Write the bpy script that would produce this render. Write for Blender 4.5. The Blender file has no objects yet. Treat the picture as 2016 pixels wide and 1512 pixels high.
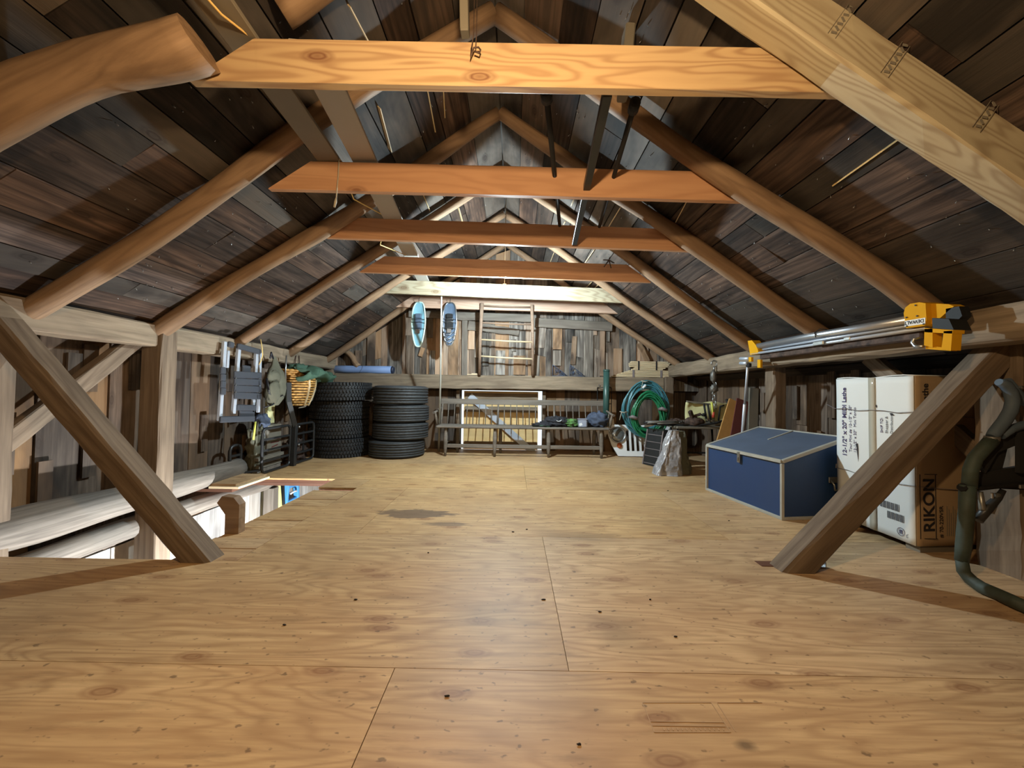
import bpy, math, random
from mathutils import Vector, Matrix, noise
R_ = random.Random(7)
SC = bpy.context.scene
COL = SC.collection
PI = math.pi

# ------------------------------------------------------------------ camera, world, exposure
F_PX, CAM_H = 757.0, 0.94
_yaw, _pitch, _roll = -4/F_PX, 17/F_PX, 0.015
_f = Vector((math.sin(_yaw)*math.cos(_pitch), math.cos(_yaw)*math.cos(_pitch), math.sin(_pitch)))
_r0 = Vector((math.cos(_yaw), -math.sin(_yaw), 0)); _u0 = _r0.cross(_f)
_R = math.cos(_roll)*_r0 + math.sin(_roll)*_u0
_U = -math.sin(_roll)*_r0 + math.cos(_roll)*_u0
cd = bpy.data.cameras.new('camera'); cam = bpy.data.objects.new('camera', cd); COL.objects.link(cam)
m = Matrix((( _R.x, _U.x, -_f.x, 0), (_R.y, _U.y, -_f.y, 0), (_R.z, _U.z, -_f.z, CAM_H), (0, 0, 0, 1)))
cam.matrix_world = m
cd.sensor_width = 36; cd.lens = 36*F_PX/2016; cd.clip_start = 0.05; cd.clip_end = 200
SC.camera = cam
SC.view_settings.view_transform = 'Standard'; SC.view_settings.look = 'None'
SC.view_settings.exposure = 0.0; SC.view_settings.gamma = 1.0
try: SC.view_settings.use_curve_mapping = False
except Exception: pass
w = bpy.data.worlds.new('sky'); SC.world = w; w.use_nodes = True
bg = w.node_tree.nodes['Background']; bg.inputs[0].default_value = (0.80, 0.92, 1.0, 1); bg.inputs[1].default_value = 1.5
# lamp strengths: the bulbs are built further down, each with its own light
FAR_W, NEAR_W, LOW_W = 225.0, 92.0, 430.0
FAR_COL, NEAR_COL, LOW_COL = (0.74, 0.92, 1.0), (1.0, 0.69, 0.37), (0.88, 0.95, 1.0)

def AT(px, py, Y):
    """point of the place seen at a pixel of the photograph, at depth Y"""
    d = _f + _R*((px-1008)/F_PX) - _U*((py-756)/F_PX)
    t = Y/d.y
    return Vector((d.x*t, Y, CAM_H + d.z*t))
def ATX(px, py, X):
    d = _f + _R*((px-1008)/F_PX) - _U*((py-756)/F_PX)
    t = X/d.x
    return Vector((X, d.y*t, CAM_H + d.z*t))

# ------------------------------------------------------------------ materials
def lin(c): return tuple((x/12.92 if x <= .04045 else ((x+.055)/1.055)**2.4) for x in (v/255 for v in c))
class NT:
    def __init__(s, name):
        s.m = bpy.data.materials.new(name); s.m.use_nodes = True
        s.t = s.m.node_tree; s.b = s.t.nodes['Principled BSDF']
    def n(s, typ, **kw):
        o = s.t.nodes.new(typ)
        for k, v in kw.items(): setattr(o, k, v)
        return o
    def l(s, a, b): s.t.links.new(a, b)
    def val(s, op, a, b=None, clamp=False):
        o = s.n('ShaderNodeMath', operation=op); o.use_clamp = clamp
        for i, v in enumerate((a, b)):
            if v is None: continue
            if isinstance(v, (int, float)): o.inputs[i].default_value = v
            else: s.l(v, o.inputs[i])
        return o.outputs[0]
    def mix(s, f, a, b, mode='MIX'):
        o = s.n('ShaderNodeMix', data_type='RGBA', blend_type=mode)
        for i, v in ((0, f), (6, a), (7, b)):
            if isinstance(v, (int, float)): o.inputs[i].default_value = v
            elif isinstance(v, tuple): o.inputs[i].default_value = (v[0], v[1], v[2], 1)
            else: s.l(v, o.inputs[i])
        return o.outputs[2]
    def ramp(s, f, stops, interp='LINEAR'):
        o = s.n('ShaderNodeValToRGB'); o.color_ramp.interpolation = interp
        e = o.color_ramp.elements
        while len(e) < len(stops): e.new(0.5)
        for el, (p, c) in zip(e, stops):
            el.position = p
            el.color = (c, c, c, 1) if isinstance(c, (int, float)) else (c[0], c[1], c[2], 1)
        s.l(f, o.inputs[0]); return o.outputs[0]
    def noise(s, vec, scale, detail=3, rough=.55, dist=0):
        o = s.n('ShaderNodeTexNoise'); s.l(vec, o.inputs['Vector'])
        o.inputs['Scale'].default_value = scale; o.inputs['Detail'].default_value = detail
        o.inputs['Roughness'].default_value = rough; o.inputs['Distortion'].default_value = dist
        return o.outputs[0]
    def mapping(s, vec, scale=(1, 1, 1), loc=(0, 0, 0)):
        o = s.n('ShaderNodeMapping'); s.l(vec, o.inputs[0])
        o.inputs['Scale'].default_value = scale; o.inputs['Location'].default_value = loc
        return o.outputs[0]
    def bump(s, h, strength=.3, dist=.01):
        o = s.n('ShaderNodeBump'); o.inputs['Strength'].default_value = strength; o.inputs['Distance'].default_value = dist
        s.l(h, o.inputs['Height']); s.l(o.outputs[0], s.b.inputs['Normal'])

def wood(name, light, dark, stain, axis='X', contour=7, cw=.45, fine=.35, stainw=.5, island=.35, rough=.75,
         bump=.35, knots=.5, scale=1.0, stretch=.1, second=None, secw=.5, knotcol=None, spec=.25, extra=None, kflat=(1, 1, 1), satv=.4, kn_on=.6):
    """board wood: grain contours along an axis, fine streaks, knots, stains and a tone per board"""
    k = NT(name); light, dark, stain = lin(light), lin(dark), lin(stain)
    tc = k.n('ShaderNodeTexCoord').outputs['Object']
    geo = k.n('ShaderNodeNewGeometry').outputs['Random Per Island']
    oi = k.n('ShaderNodeObjectInfo').outputs['Random']
    rnd = k.val('ADD', k.val('MULTIPLY', geo, 37.0), k.val('MULTIPLY', oi, 53.0))
    cx = k.n('ShaderNodeCombineXYZ')
    for i in range(3): k.l(rnd, cx.inputs[i])
    vm = k.n('ShaderNodeVectorMath', operation='ADD'); k.l(tc, vm.inputs[0]); k.l(cx.outputs[0], vm.inputs[1])
    p = vm.outputs[0]
    st = [1, 1, 1]; st['XYZ'.index(axis)] = stretch; st = tuple(v*scale for v in st)
    q = k.mapping(p, st)
    n1 = k.noise(q, 3.2, 3, .5, .3)
    c = k.val('SINE', k.val('MULTIPLY', n1, contour*2*PI))
    c = k.val('POWER', k.val('MULTIPLY', k.val('ADD', c, 1.0), .5), 2.2)
    st2 = [1, 1, 1]; st2['XYZ'.index(axis)] = stretch*.35
    q2 = k.mapping(p, tuple(v*scale for v in st2))
    fn = k.noise(q2, 38, 4, .65)
    fr = k.ramp(fn, [(.38, 0.0), (.68, 1.0)])
    sn = k.noise(k.mapping(p, tuple(.35+.65*v if v < 1 else v for v in st2)), 2.6, 4, .6, .4)
    sr = k.ramp(sn, [(.44, 0.0), (.66, 1.0)])
    base = k.mix(k.val('MULTIPLY', c, cw), light, dark)
    base = k.mix(k.val('MULTIPLY', fr, fine), base, dark)
    if second:
        tone = k.ramp(k.val('FRACT', k.val('MULTIPLY', geo, 7.31)), [(.45, 0.0), (.8, 1.0)])
        base = k.mix(k.val('MULTIPLY', tone, secw), base, lin(second))
    base = k.mix(k.val('MULTIPLY', sr, stainw), base, stain)
    if knots > 0:
        ks = [1, 1, 1]; ks['XYZ'.index(axis)] = .42
        vo = k.n('ShaderNodeTexVoronoi'); kv = k.mapping(p, tuple(v*scale for v in ks))
        if 0 in kflat:      # knots lie in the face of a board: use the two axes of that face
            vo.voronoi_dimensions = '2D'; sx_ = k.n('ShaderNodeSeparateXYZ'); k.l(kv, sx_.inputs[0]); cb_ = k.n('ShaderNodeCombineXYZ')
            for t_, a_ in enumerate([i for i in range(3) if kflat[i]][:2]): k.l(sx_.outputs[a_], cb_.inputs[t_])
            kv = cb_.outputs[0]
        k.l(kv, vo.inputs['Vector'])
        vo.inputs['Scale'].default_value = 4.2
        sep = k.n('ShaderNodeSeparateColor'); k.l(vo.outputs['Color'], sep.inputs[0])
        on = k.val('GREATER_THAN', sep.outputs[0], kn_on)
        ring = k.ramp(k.val('ADD', vo.outputs['Distance'], k.val('MULTIPLY', k.val('SUBTRACT', fn, .5), .05)),
                      [(0, .8), (.035, .6), (.055, 1.0), (.08, .35), (.10, .5), (.14, 0.0)])
        kf = k.val('MULTIPLY', k.val('MULTIPLY', ring, on), knots)
        base = k.mix(kf, base, lin(knotcol) if knotcol else dark)
    v = k.n('ShaderNodeHueSaturation')
    k.l(k.val('ADD', k.val('MULTIPLY', geo, island*1.4), 1-island*.7), v.inputs['Value'])
    k.l(k.val('ADD', k.val('MULTIPLY', k.val('FRACT', k.val('MULTIPLY', geo, 3.7)), satv), 1-satv/2), v.inputs['Saturation'])
    k.l(base, v.inputs['Color'])
    out = v.outputs[0]
    if extra: out = extra(k, tc, out, n1)
    k.l(out, k.b.inputs['Base Color'])
    k.b.inputs['Roughness'].default_value = rough; k.b.inputs['Specular IOR Level'].default_value = spec
    k.bump(k.val('ADD', k.val('MULTIPLY', fn, .6), k.val('MULTIPLY', n1, .8)), bump, .006)
    return k.m

def plain(name, col, rough=.5, metal=0, var=.25, vscale=12, bump=0, spec=.5, coat=0, axis=None, dark=None):
    k = NT(name); col = lin(col)
    tc = k.n('ShaderNodeTexCoord').outputs['Object']
    oi = k.n('ShaderNodeObjectInfo').outputs['Random']
    if axis: sc_ = [1, 1, 1]; sc_['XYZ'.index(axis)] = .08; tc = k.mapping(tc, tuple(sc_))
    nz = k.noise(tc, vscale, 4, .6)
    d = lin(dark) if dark else tuple(v*(1-var*1.6) for v in col)
    r = k.ramp(nz, [(.35, 0.0), (.68, 1.0)])
    base = k.mix(k.val('MULTIPLY', r, min(1, var*2)), col, d)
    k.l(base, k.b.inputs['Base Color'])
    k.b.inputs['Roughness'].default_value = rough; k.b.inputs['Metallic'].default_value = metal
    k.b.inputs['Specular IOR Level'].default_value = spec
    if coat: k.b.inputs['Coat Weight'].default_value = coat
    if bump: k.bump(nz, bump, .01)
    return k.m

def emis(name, col, strength):
    k = NT(name); k.b.inputs['Base Color'].default_value = (*col, 1)
    k.b.inputs['Emission Color'].default_value = (*col, 1); k.b.inputs['Emission Strength'].default_value = strength
    return k.m

def blot(k, tc, cx, cy, rx, ry, seed, soft=.35):
    """irregular spilled patch on the floor: mask around a spot"""
    mp = k.mapping(tc, (1/rx, 1/ry, 0), (-cx/rx, -cy/ry, 0))
    ln = k.n('ShaderNodeVectorMath', operation='LENGTH'); k.l(mp, ln.inputs[0])
    nz = k.noise(k.mapping(tc, (1, 4, 1), (seed, seed, 0)), 5.5, 3, .6)
    d = k.val('ADD', ln.outputs['Value'], k.val('MULTIPLY', k.val('SUBTRACT', nz, .5), 1.7))
    return k.ramp(d, [(1-soft, 1.0), (1.0, 0.0)])
def floor_extra(k, tc, col, n1):
    col = k.mix(k.val('MULTIPLY', blot(k, tc, -.74, 2.97, .29, .115, 3.1, .15), .78), col, lin((92, 74, 62)))
    col = k.mix(k.val('MULTIPLY', blot(k, tc, -.46, 2.75, .18, .04, 9.4, .3), .65), col, lin((92, 74, 62)))
    col = k.mix(k.val('MULTIPLY', blot(k, tc, .5, 2.55, .35, .10, 5.7, .7), .34), col, lin((88, 76, 66)))
    col = k.mix(k.val('MULTIPLY', blot(k, tc, .42, 1.55, .16, .20, 1.7, .8), .30), col, lin((96, 82, 60)))
    col = k.mix(k.val('MULTIPLY', blot(k, tc, -.1, 1.65, .2, .13, 6.2, .8), .22), col, lin((96, 82, 60)))
    col = k.mix(k.val('MULTIPLY', blot(k, tc, .64, 1.06, .035, .02, 6.2, .8), .7), col, lin((60, 46, 34)))
    # grime: small dark flecks and wide dull traffic patches
    fl = k.ramp(k.noise(k.mapping(tc, (1, 1.6, 1)), 26, 2, .5), [(.66, 0.0), (.72, 1.0)])
    col = k.mix(k.val('MULTIPLY', fl, .6), col, lin((70, 52, 38)))
    st = k.ramp(k.noise(k.mapping(tc, (.35, 2.2, 1)), 7, 5, .7), [(.56, 0.0), (.72, 1.0)])
    col = k.mix(k.val('MULTIPLY', st, .38), col, lin((104, 80, 58)))
    wd = k.ramp(k.noise(tc, 1.1, 4, .65), [(.42, 0.0), (.7, 1.0)])
    return k.mix(k.val('MULTIPLY', wd, .42), col, lin((128, 104, 78)))

M = {}
M['ply'] = wood('floor plywood', (212, 178, 132), (144, 106, 70), (180, 140, 98), 'X', 22, .40, .5, .5, .08, .53, .15, .7, 1.0, .16,
                knotcol=(126, 80, 50), spec=.34, kflat=(1, 1, 0), satv=.15, kn_on=.35, extra=floor_extra)
M['roof'] = wood('roof boards', (88, 70, 59), (34, 25, 21), (19, 17, 17), 'Y', 15, .5, .8, .85, .75, .8, 1.0, .8, 1.0, .1, kflat=(1, 1, 0),
                 second=(84, 79, 73), secw=.75)
M['side'] = wood('side wall boards', (116, 100, 86), (58, 46, 38), (42, 38, 36), 'Z', 14, .5, .75, .7, .5, .85, 1.0, .7, 1.0, .1, kflat=(0, 1, 1),
                 second=(120, 96, 74), secw=.8)
M['gable'] = wood('gable boards', (150, 142, 132), (62, 53, 47), (36, 32, 31), 'Z', 16, .6, .85, .85, .6, .85, 1.0, .9, 1.0, .09, kflat=(1, 0, 1),
                  second=(172, 140, 112), secw=.7)
M['lowboards'] = wood('lower wall boards', (214, 212, 208), (122, 116, 112), (92, 88, 86), 'Z', 12, .4, .6, .6, .35, .85, .6, .6, 1.0, .1, kflat=(0, 1, 1), second=(206, 190, 172), secw=.6)
M['hewn'] = wood('hewn timber', (146, 127, 102), (92, 75, 57), (72, 60, 49), 'X', 14, .35, .55, .45, .1, .8, .5, .5, 1.0, .1)
M['post'] = wood('post timber', (130, 110, 88), (82, 65, 49), (66, 54, 43), 'X', 14, .35, .6, .45, .1, .8, .5, .5, 1.0, .1)
M['log'] = wood('peeled log', (150, 118, 84), (100, 72, 48), (78, 56, 40), 'X', 12, .4, .4, .45, .1, .65, .5, .7, 1.0, .12)
M['grlog'] = wood('grey log', (140, 130, 118), (84, 75, 67), (66, 59, 54), 'X', 14, .3, .7, .5, .1, .8, .5, .5, 1.0, .08)
M['pine'] = wood('yellow pine', (196, 164, 114), (142, 98, 58), (178, 140, 92), 'X', 26, .6, .15, .3, .05, .5, .08, .9, 1.0, .13, knotcol=(112, 62, 34), kflat=(1, 0, 1))
M['redpine'] = wood('orange pine', (204, 150, 102), (172, 116, 72), (180, 126, 82), 'X', 16, .4, .2, .3, .05, .5, .12, .8, 1.0, .1, knotcol=(118, 66, 38))
M['whitepine'] = wood('pale pine', (176, 164, 134), (126, 104, 74), (164, 148, 116), 'X', 24, .55, .15, .25, .05, .5, .12, .9, 1.0, .13, knotcol=(110, 82, 54), kflat=(1, 0, 1))
M['pink'] = wood('pinkish pine', (194, 156, 128), (160, 114, 84), (178, 140, 112), 'X', 16, .4, .2, .3, .05, .5, .12, .8, 1.0, .1, knotcol=(118, 66, 38))
M['lath'] = wood('pale batten', (214, 192, 150), (176, 150, 110), (190, 160, 120), 'X', 5, .3, .25, .3, .12, .6, .1, .4, 1.0, .1)
M['oldgrey'] = wood('weathered grey wood', (128, 118, 106), (86, 76, 66), (72, 64, 56), 'X', 5, .4, .4, .4, .15, .75, .3, .2, 1.0, .12)
M['oldladder'] = wood('brown ladder wood', (150, 122, 98), (104, 80, 62), (90, 70, 56), 'X', 5, .3, .3, .3, .1, .6, .2, .2, 1.0, .1)
M['cutply'] = wood('plywood edge', (104, 64, 42), (76, 44, 30), (88, 54, 38), 'X', 3, .3, .3, .3, .2, .7, .1, 0, 1.0, .1)
M['doorply'] = wood('door plywood', (226, 190, 118), (196, 152, 84), (210, 170, 100), 'X', 6, .35, .2, .3, .1, .6, .1, .4, 1.0, .15)
M['dark'] = plain('dark framing', (52, 42, 36), .9, var=.3)  # mottled dark brown for the joists and blocking under the floor
M['outer'] = plain('daylight-blocking skin', (70, 66, 62), .9, var=.2)  # for the added skins that block daylight behind walls and roof
M['rubber'] = plain('tyre rubber', (38, 39, 41), .62, var=.25, vscale=30, spec=.4)
M['rubber2'] = plain('dusty tyre rubber', (58, 60, 62), .6, var=.3, vscale=22, spec=.4)
M['black'] = plain('black metal', (30, 30, 31), .6, var=.15, spec=.25)
M['blacksteel'] = plain('black painted steel', (46, 47, 48), .4, .2, var=.2, spec=.5)
M['slat'] = plain('dark grey slats', (58, 61, 68), .55, var=.15)
M['alu'] = plain('brushed aluminium', (198, 204, 212), .32, .85, var=.12, vscale=20)
M['alubare'] = plain('pale aluminium', (186, 194, 206), .4, .35, var=.1, vscale=20)
M['steel'] = plain('steel', (170, 172, 174), .3, .9, var=.15)
M['zinc'] = plain('zinc hardware', (150, 150, 146), .4, .8, var=.2)
M['yellow'] = plain('yellow paint', (206, 150, 22), .75, var=.12, spec=.12)
M['blue'] = plain('blue paint', (30, 58, 100), .45, var=.14, vscale=5, dark=(48, 66, 96))
M['bluetop'] = plain('worn blue grey lid', (86, 98, 118), .5, var=.3, vscale=4, dark=(72, 82, 98))
M['trimgrey'] = plain('grey edge strip', (168, 166, 156), .5, var=.2, vscale=10)
M['carton'] = plain('white carton', (222, 224, 222), .7, var=.08, vscale=5)
M['kraft'] = plain('brown carton', (170, 142, 108), .8, var=.12, vscale=6)
M['ink'] = plain('black print', (38, 34, 36), .7, var=.05)
M['greyink'] = plain('grey print', (112, 114, 118), .7, var=.05)
M['violetink'] = plain('violet print', (74, 66, 104), .7, var=.05)
M['tape'] = plain('clear tape', (186, 180, 164), .18, var=.1, spec=.8)
M['strap'] = plain('grey strapping', (120, 112, 112), .4, var=.1)
M['blackstrap'] = plain('black strapping', (30, 30, 36), .45, var=.1)
M['mat'] = plain('blue foam', (122, 146, 190), .6, var=.08)
M['navy'] = plain('dark blue rubber', (40, 46, 66), .6, var=.1)
M['frost'] = plain('frosted blue plastic', (128, 176, 192), .35, var=.15, vscale=9)
M['palemint'] = plain('pale mint plastic', (198, 224, 216), .35, var=.12, vscale=9)
M['slategrey'] = plain('slate plastic', (88, 104, 124), .3, var=.25, vscale=12)
M['hoseblue'] = plain('teal hose', (62, 116, 128), .3, var=.12, vscale=4, spec=.6)
M['hosegreen'] = plain('green hose', (28, 112, 74), .3, var=.12, vscale=4, spec=.6)
M['greentube'] = plain('dark green enamel', (54, 84, 78), .35, var=.12)
M['white'] = plain('white paint', (226, 228, 230), .35, var=.06)
M['orange'] = plain('orange lens', (176, 92, 52), .25, var=.2)
M['glass'] = plain('headlight glass', (150, 152, 150), .12, .6, var=.3, vscale=30)
M['bag'] = plain('grey plastic film', (168, 166, 168), .14, var=.35, vscale=17, bump=1.0, spec=1.0)
M['canvas'] = plain('olive canvas', (94, 92, 76), .85, var=.25, vscale=9, bump=.2)
M['cloth'] = plain('green cloth', (62, 92, 74), .8, var=.3, vscale=6, bump=.3)
M['blackcloth'] = plain('black cloth', (38, 38, 44), .8, var=.2, vscale=8)
M['lime'] = plain('lime cloth', (98, 150, 76), .7, var=.6, vscale=26, dark=(48, 52, 40))
M['bluecloth'] = plain('blue grey cloth', (74, 84, 104), .8, var=.3, vscale=7, bump=.3)
M['clearbox'] = plain('milky plastic', (150, 156, 172), .3, var=.1)
M['rust'] = plain('rusty iron', (92, 72, 62), .75, .3, var=.5, vscale=18, bump=.3)
M['grease'] = plain('grey metal scrap', (120, 116, 110), .45, .5, var=.4, vscale=16)
M['wicker'] = plain('wicker', (206, 156, 84), .6, var=.4, vscale=24)
M['splint'] = plain('pale splint', (196, 172, 132), .6, var=.2)
M['lemon'] = plain('pale yellow canvas', (196, 190, 140), .8, var=.2, vscale=6, bump=.2)
M['limeyel'] = plain('yellow handle', (204, 206, 92), .5, var=.1)
M['coral'] = plain('red plastic', (206, 84, 66), .5, var=.1)
M['maroon'] = plain('maroon board', (96, 48, 44), .6, var=.2)
M['ochre'] = plain('ochre board', (176, 132, 74), .6, var=.2)
M['pvc'] = plain('grey painted trim board', (168, 164, 156), .5, var=.08)
M['umber'] = plain('dull grey board', (118, 112, 100), .6, var=.15)
M['cord'] = plain('cream cord', (226, 192, 120), .6, var=.1)
M['twine'] = plain('twine', (176, 168, 150), .8, var=.2)
M['skyblue'] = plain('light blue plastic', (86, 160, 222), .4, var=.1)
M['paleyel'] = plain('pale yellow paint', (232, 226, 150), .5, var=.08)
M['padgrey'] = plain('blue grey foam', (76, 90, 104), .7, var=.2)
M['olive'] = plain('olive steel', (48, 52, 38), .65, var=.3, vscale=7, dark=(72, 92, 92))
M['mesh'] = plain('black seat webbing', (26, 26, 28), .8, var=.2)
M['socket'] = plain('white ceramic', (216, 214, 208), .4, var=.05)
M['lid'] = plain('kraft paper', (200, 170, 120), .8, var=.1)
M['bulbfar'] = emis('lit bulb glass', FAR_COL, 1.0)
M['bulbnear'] = emis('lit warm bulb glass', NEAR_COL, 1.0)
M['bulblow'] = emis('lit cool bulb glass', LOW_COL, 1.0)

# ------------------------------------------------------------------ mesh builder
class MB:
    def __init__(s): s.v, s.f, s.sm = [], [], []
    def add(s, vs, fs, smooth=False):
        o = len(s.v); s.v += [Vector(v) for v in vs]
        s.f += [tuple(i+o for i in f) for f in fs]; s.sm += [smooth]*len(fs); return s
    def box(s, c, d, M_=None):
        c = Vector(c); h = [x/2 for x in d]
        vs = [Vector((x*h[0], y*h[1], z*h[2])) for x in (-1, 1) for y in (-1, 1) for z in (-1, 1)]
        if M_: vs = [M_ @ v for v in vs]
        return s.add([v+c for v in vs], [(0, 1, 3, 2), (4, 6, 7, 5), (0, 4, 5, 1), (2, 3, 7, 6), (0, 2, 6, 4), (1, 5, 7, 3)])
    def bb(s, a, b):
        return s.box([(a[i]+b[i])/2 for i in range(3)], [abs(b[i]-a[i]) for i in range(3)])
    def cbox(s, c, d, ch=.01, M_=None):
        """box with chamfered vertical edges and softened top and bottom"""
        hx, hy, hz = (x/2 for x in d); ch = min(ch, hx*.9, hy*.9, hz*.9)
        def ring(a, b, z): return [(a, -b+ch, z), (a, b-ch, z), (a-ch, b, z), (-a+ch, b, z), (-a, b-ch, z), (-a, -b+ch, z), (-a+ch, -b, z), (a-ch, -b, z)]
        rs = [ring(hx-ch*.7, hy-ch*.7, -hz), ring(hx, hy, -hz+ch*.7), ring(hx, hy, hz-ch*.7), ring(hx-ch*.7, hy-ch*.7, hz)]
        vs = [Vector(v) for r in rs for v in r]
        if M_: vs = [M_ @ v for v in vs]
        fs = [tuple(range(7, -1, -1)), tuple(range(24, 32))]
        for r in range(3):
            for i in range(8): fs.append((r*8+i, r*8+(i+1) % 8, r*8+8+(i+1) % 8, r*8+8+i))
        return s.add([v+Vector(c) for v in vs], fs)
    def bar(s, p0, p1, w_, h_, up=(0, 0, 1), ch=0):
        p0, p1 = Vector(p0), Vector(p1); m_ = frame(p0, p1, up); L = (p1-p0).length
        r = m_.to_3x3()
        if ch: return s.cbox((p0+p1)/2, (L, w_, h_), ch, r)
        return s.box((p0+p1)/2, (L, w_, h_), r)
    def tube(s, pts, r, seg=8, closed=False, cap=True, smooth=True, flat=1.0):
        pts = [Vector(p) for p in pts]; n = len(pts)
        rad = r if isinstance(r, (list, tuple)) else [r]*n
        tan = []
        for i in range(n):
            a = pts[(i-1) % n] if (closed or i > 0) else pts[i]
            b = pts[(i+1) % n] if (closed or i < n-1) else pts[i]
            t = (b-a); tan.append(t.normalized() if t.length > 1e-9 else Vector((0, 0, 1)))
        up = Vector((0, 0, 1)) if abs(tan[0].z) < .9 else Vector((0, 1, 0))
        nrm = (up - tan[0]*up.dot(tan[0])).normalized()
        vs = []
        for i in range(n):
            nrm = (nrm - tan[i]*nrm.dot(tan[i]))
            nrm = nrm.normalized() if nrm.length > 1e-6 else Vector((1, 0, 0))
            bn = tan[i].cross(nrm)
            for k in range(seg):
                a = 2*PI*k/seg
                vs.append(pts[i] + (nrm*math.cos(a)*flat + bn*math.sin(a))*rad[i])
        fs = []
        for i in range(n if closed else n-1):
            j = (i+1) % n
            for k in range(seg): fs.append((i*seg+k, i*seg+(k+1) % seg, j*seg+(k+1) % seg, j*seg+k))
        s.add(vs, fs, smooth)
        if cap and not closed:
            o = len(s.v)-len(vs)
            s.f += [tuple(o+k for k in reversed(range(seg))), tuple(o+(n-1)*seg+k for k in range(seg))]; s.sm += [False, False]
        return s
    def lathe(s, prof, M_=None, seg=32, smooth=True, closed=False):
        """profile of (r, z) turned about Z"""
        vs = []; n = len(prof)
        for r, z in prof:
            for k in range(seg):
                a = 2*PI*k/seg; v = Vector((r*math.cos(a), r*math.sin(a), z)); vs.append(M_ @ v if M_ else v)
        fs = []
        for i in range(n if closed else n-1):
            j = (i+1) % n
            for k in range(seg): fs.append((i*seg+k, i*seg+(k+1) % seg, j*seg+(k+1) % seg, j*seg+k))
        return s.add(vs, fs, smooth)
    def prism(s, poly, M_, d):
        """2D outline extruded to thickness d: outline in local XY, thickness along local Z"""
        n = len(poly)
        vs = [M_ @ Vector((x, y, z)) for z in (0, d) for x, y in poly]
        fs = [tuple(reversed(range(n))), tuple(range(n, 2*n))] + [(i, (i+1) % n, n+(i+1) % n, n+i) for i in range(n)]
        return s.add(vs, fs)
    def blob(s, c, rad, seed=0, amp=.18, freq=2.5, seg=22, rings=14, flatten=None):
        c = Vector(c); vs = []; fs = []
        for i in range(rings+1):
            th = PI*i/rings
            for k in range(seg):
                a = 2*PI*k/seg
                d = Vector((math.sin(th)*math.cos(a), math.sin(th)*math.sin(a), math.cos(th)))
                e = 1 + amp*noise.noise(d*freq+Vector((seed, seed*.7, 0))) + amp*.5*noise.noise(d*freq*2.7+Vector((0, seed, 3)))
                v = Vector((d.x*rad[0]*e, d.y*rad[1]*e, d.z*rad[2]*e))
                if flatten is not None and v.z < flatten: v.z = flatten
                vs.append(c+v)
        for i in range(rings):
            for k in range(seg): fs.append((i*seg+k, (i+1)*seg+k, (i+1)*seg+(k+1) % seg, i*seg+(k+1) % seg))
        return s.add(vs, fs, True)
    def grid(s, fn, nu, nv, th=0.0, smooth=True):
        """surface from fn(u, v); with a thickness it becomes a closed sheet"""
        P = [[Vector(fn(i/(nu-1), j/(nv-1))) for j in range(nv)] for i in range(nu)]
        vs = [P[i][j] for i in range(nu) for j in range(nv)]
        fs = [(i*nv+j, (i+1)*nv+j, (i+1)*nv+j+1, i*nv+j+1) for i in range(nu-1) for j in range(nv-1)]
        if th:
            N = []
            for i in range(nu):
                for j in range(nv):
                    a = P[min(i+1, nu-1)][j]-P[max(i-1, 0)][j]; b = P[i][min(j+1, nv-1)]-P[i][max(j-1, 0)]
                    q = a.cross(b); N.append(q.normalized() if q.length > 1e-9 else Vector((0, 0, 1)))
            o = nu*nv; vs += [v-n_*th for v, n_ in zip(vs[:o], N)]
            fs += [tuple(o+i for i in reversed(f)) for f in fs[:]]
            edge = [i*nv for i in range(nu)] + [(nu-1)*nv+j for j in range(1, nv)] + [i*nv+nv-1 for i in range(nu-2, -1, -1)] + [j for j in range(nv-2, 0, -1)]
            for a, b in zip(edge, edge[1:]+edge[:1]): fs.append((b, a, o+a, o+b))
        return s.add(vs, fs, smooth)
    def build(s, name, mat, parent=None, origin=None, Mw=None):
        me = bpy.data.meshes.new(name)
        vs = s.v
        if parent is not None:
            inv = WORLD[parent.name].inverted(); vs = [inv @ v for v in vs]
        elif Mw is not None:
            inv = Mw.inverted(); vs = [inv @ v for v in vs]
        elif origin != 'world':
            if origin is None:
                lo = Vector([min(v[i] for v in vs) for i in range(3)]); hi = Vector([max(v[i] for v in vs) for i in range(3)])
                origin = Vector(((lo.x+hi.x)/2, (lo.y+hi.y)/2, lo.z))
            origin = Vector(origin); vs = [v-origin for v in vs]
        me.from_pydata([tuple(v) for v in vs], [], s.f)
        me.polygons.foreach_set('use_smooth', s.sm)
        me.materials.append(M[mat] if isinstance(mat, str) else mat); me.update()
        o = bpy.data.objects.new(name, me); COL.objects.link(o)
        if parent is not None: o.parent = parent; WORLD[o.name] = WORLD[parent.name]
        elif Mw is not None: o.matrix_world = Mw; WORLD[o.name] = Mw
        elif origin != 'world': o.location = origin; WORLD[o.name] = Matrix.Translation(origin)
        else: WORLD[o.name] = Matrix()
        return o
WORLD = {}
def frame(p0, p1, up=(0, 0, 1)):
    x = (Vector(p1)-Vector(p0)).normalized(); u = Vector(up)
    if abs(x.dot(u)) > .98: u = Vector((0, 1, 0))
    y = u.cross(x).normalized(); z = x.cross(y)
    return Matrix(((x.x, y.x, z.x, p0[0]), (x.y, y.y, z.y, p0[1]), (x.z, y.z, z.z, p0[2]), (0, 0, 0, 1)))
def thing(name, label, cat, loc=(0, 0, 0), group=None, rz=0):
    o = bpy.data.objects.new(name, None); COL.objects.link(o); o.empty_display_size = .1
    o.location = loc; o.rotation_euler = (0, 0, rz)
    WORLD[o.name] = Matrix.Translation(Vector(loc)) @ Matrix.Rotation(rz, 4, 'Z')
    return tag(o, label, cat, group)
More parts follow.
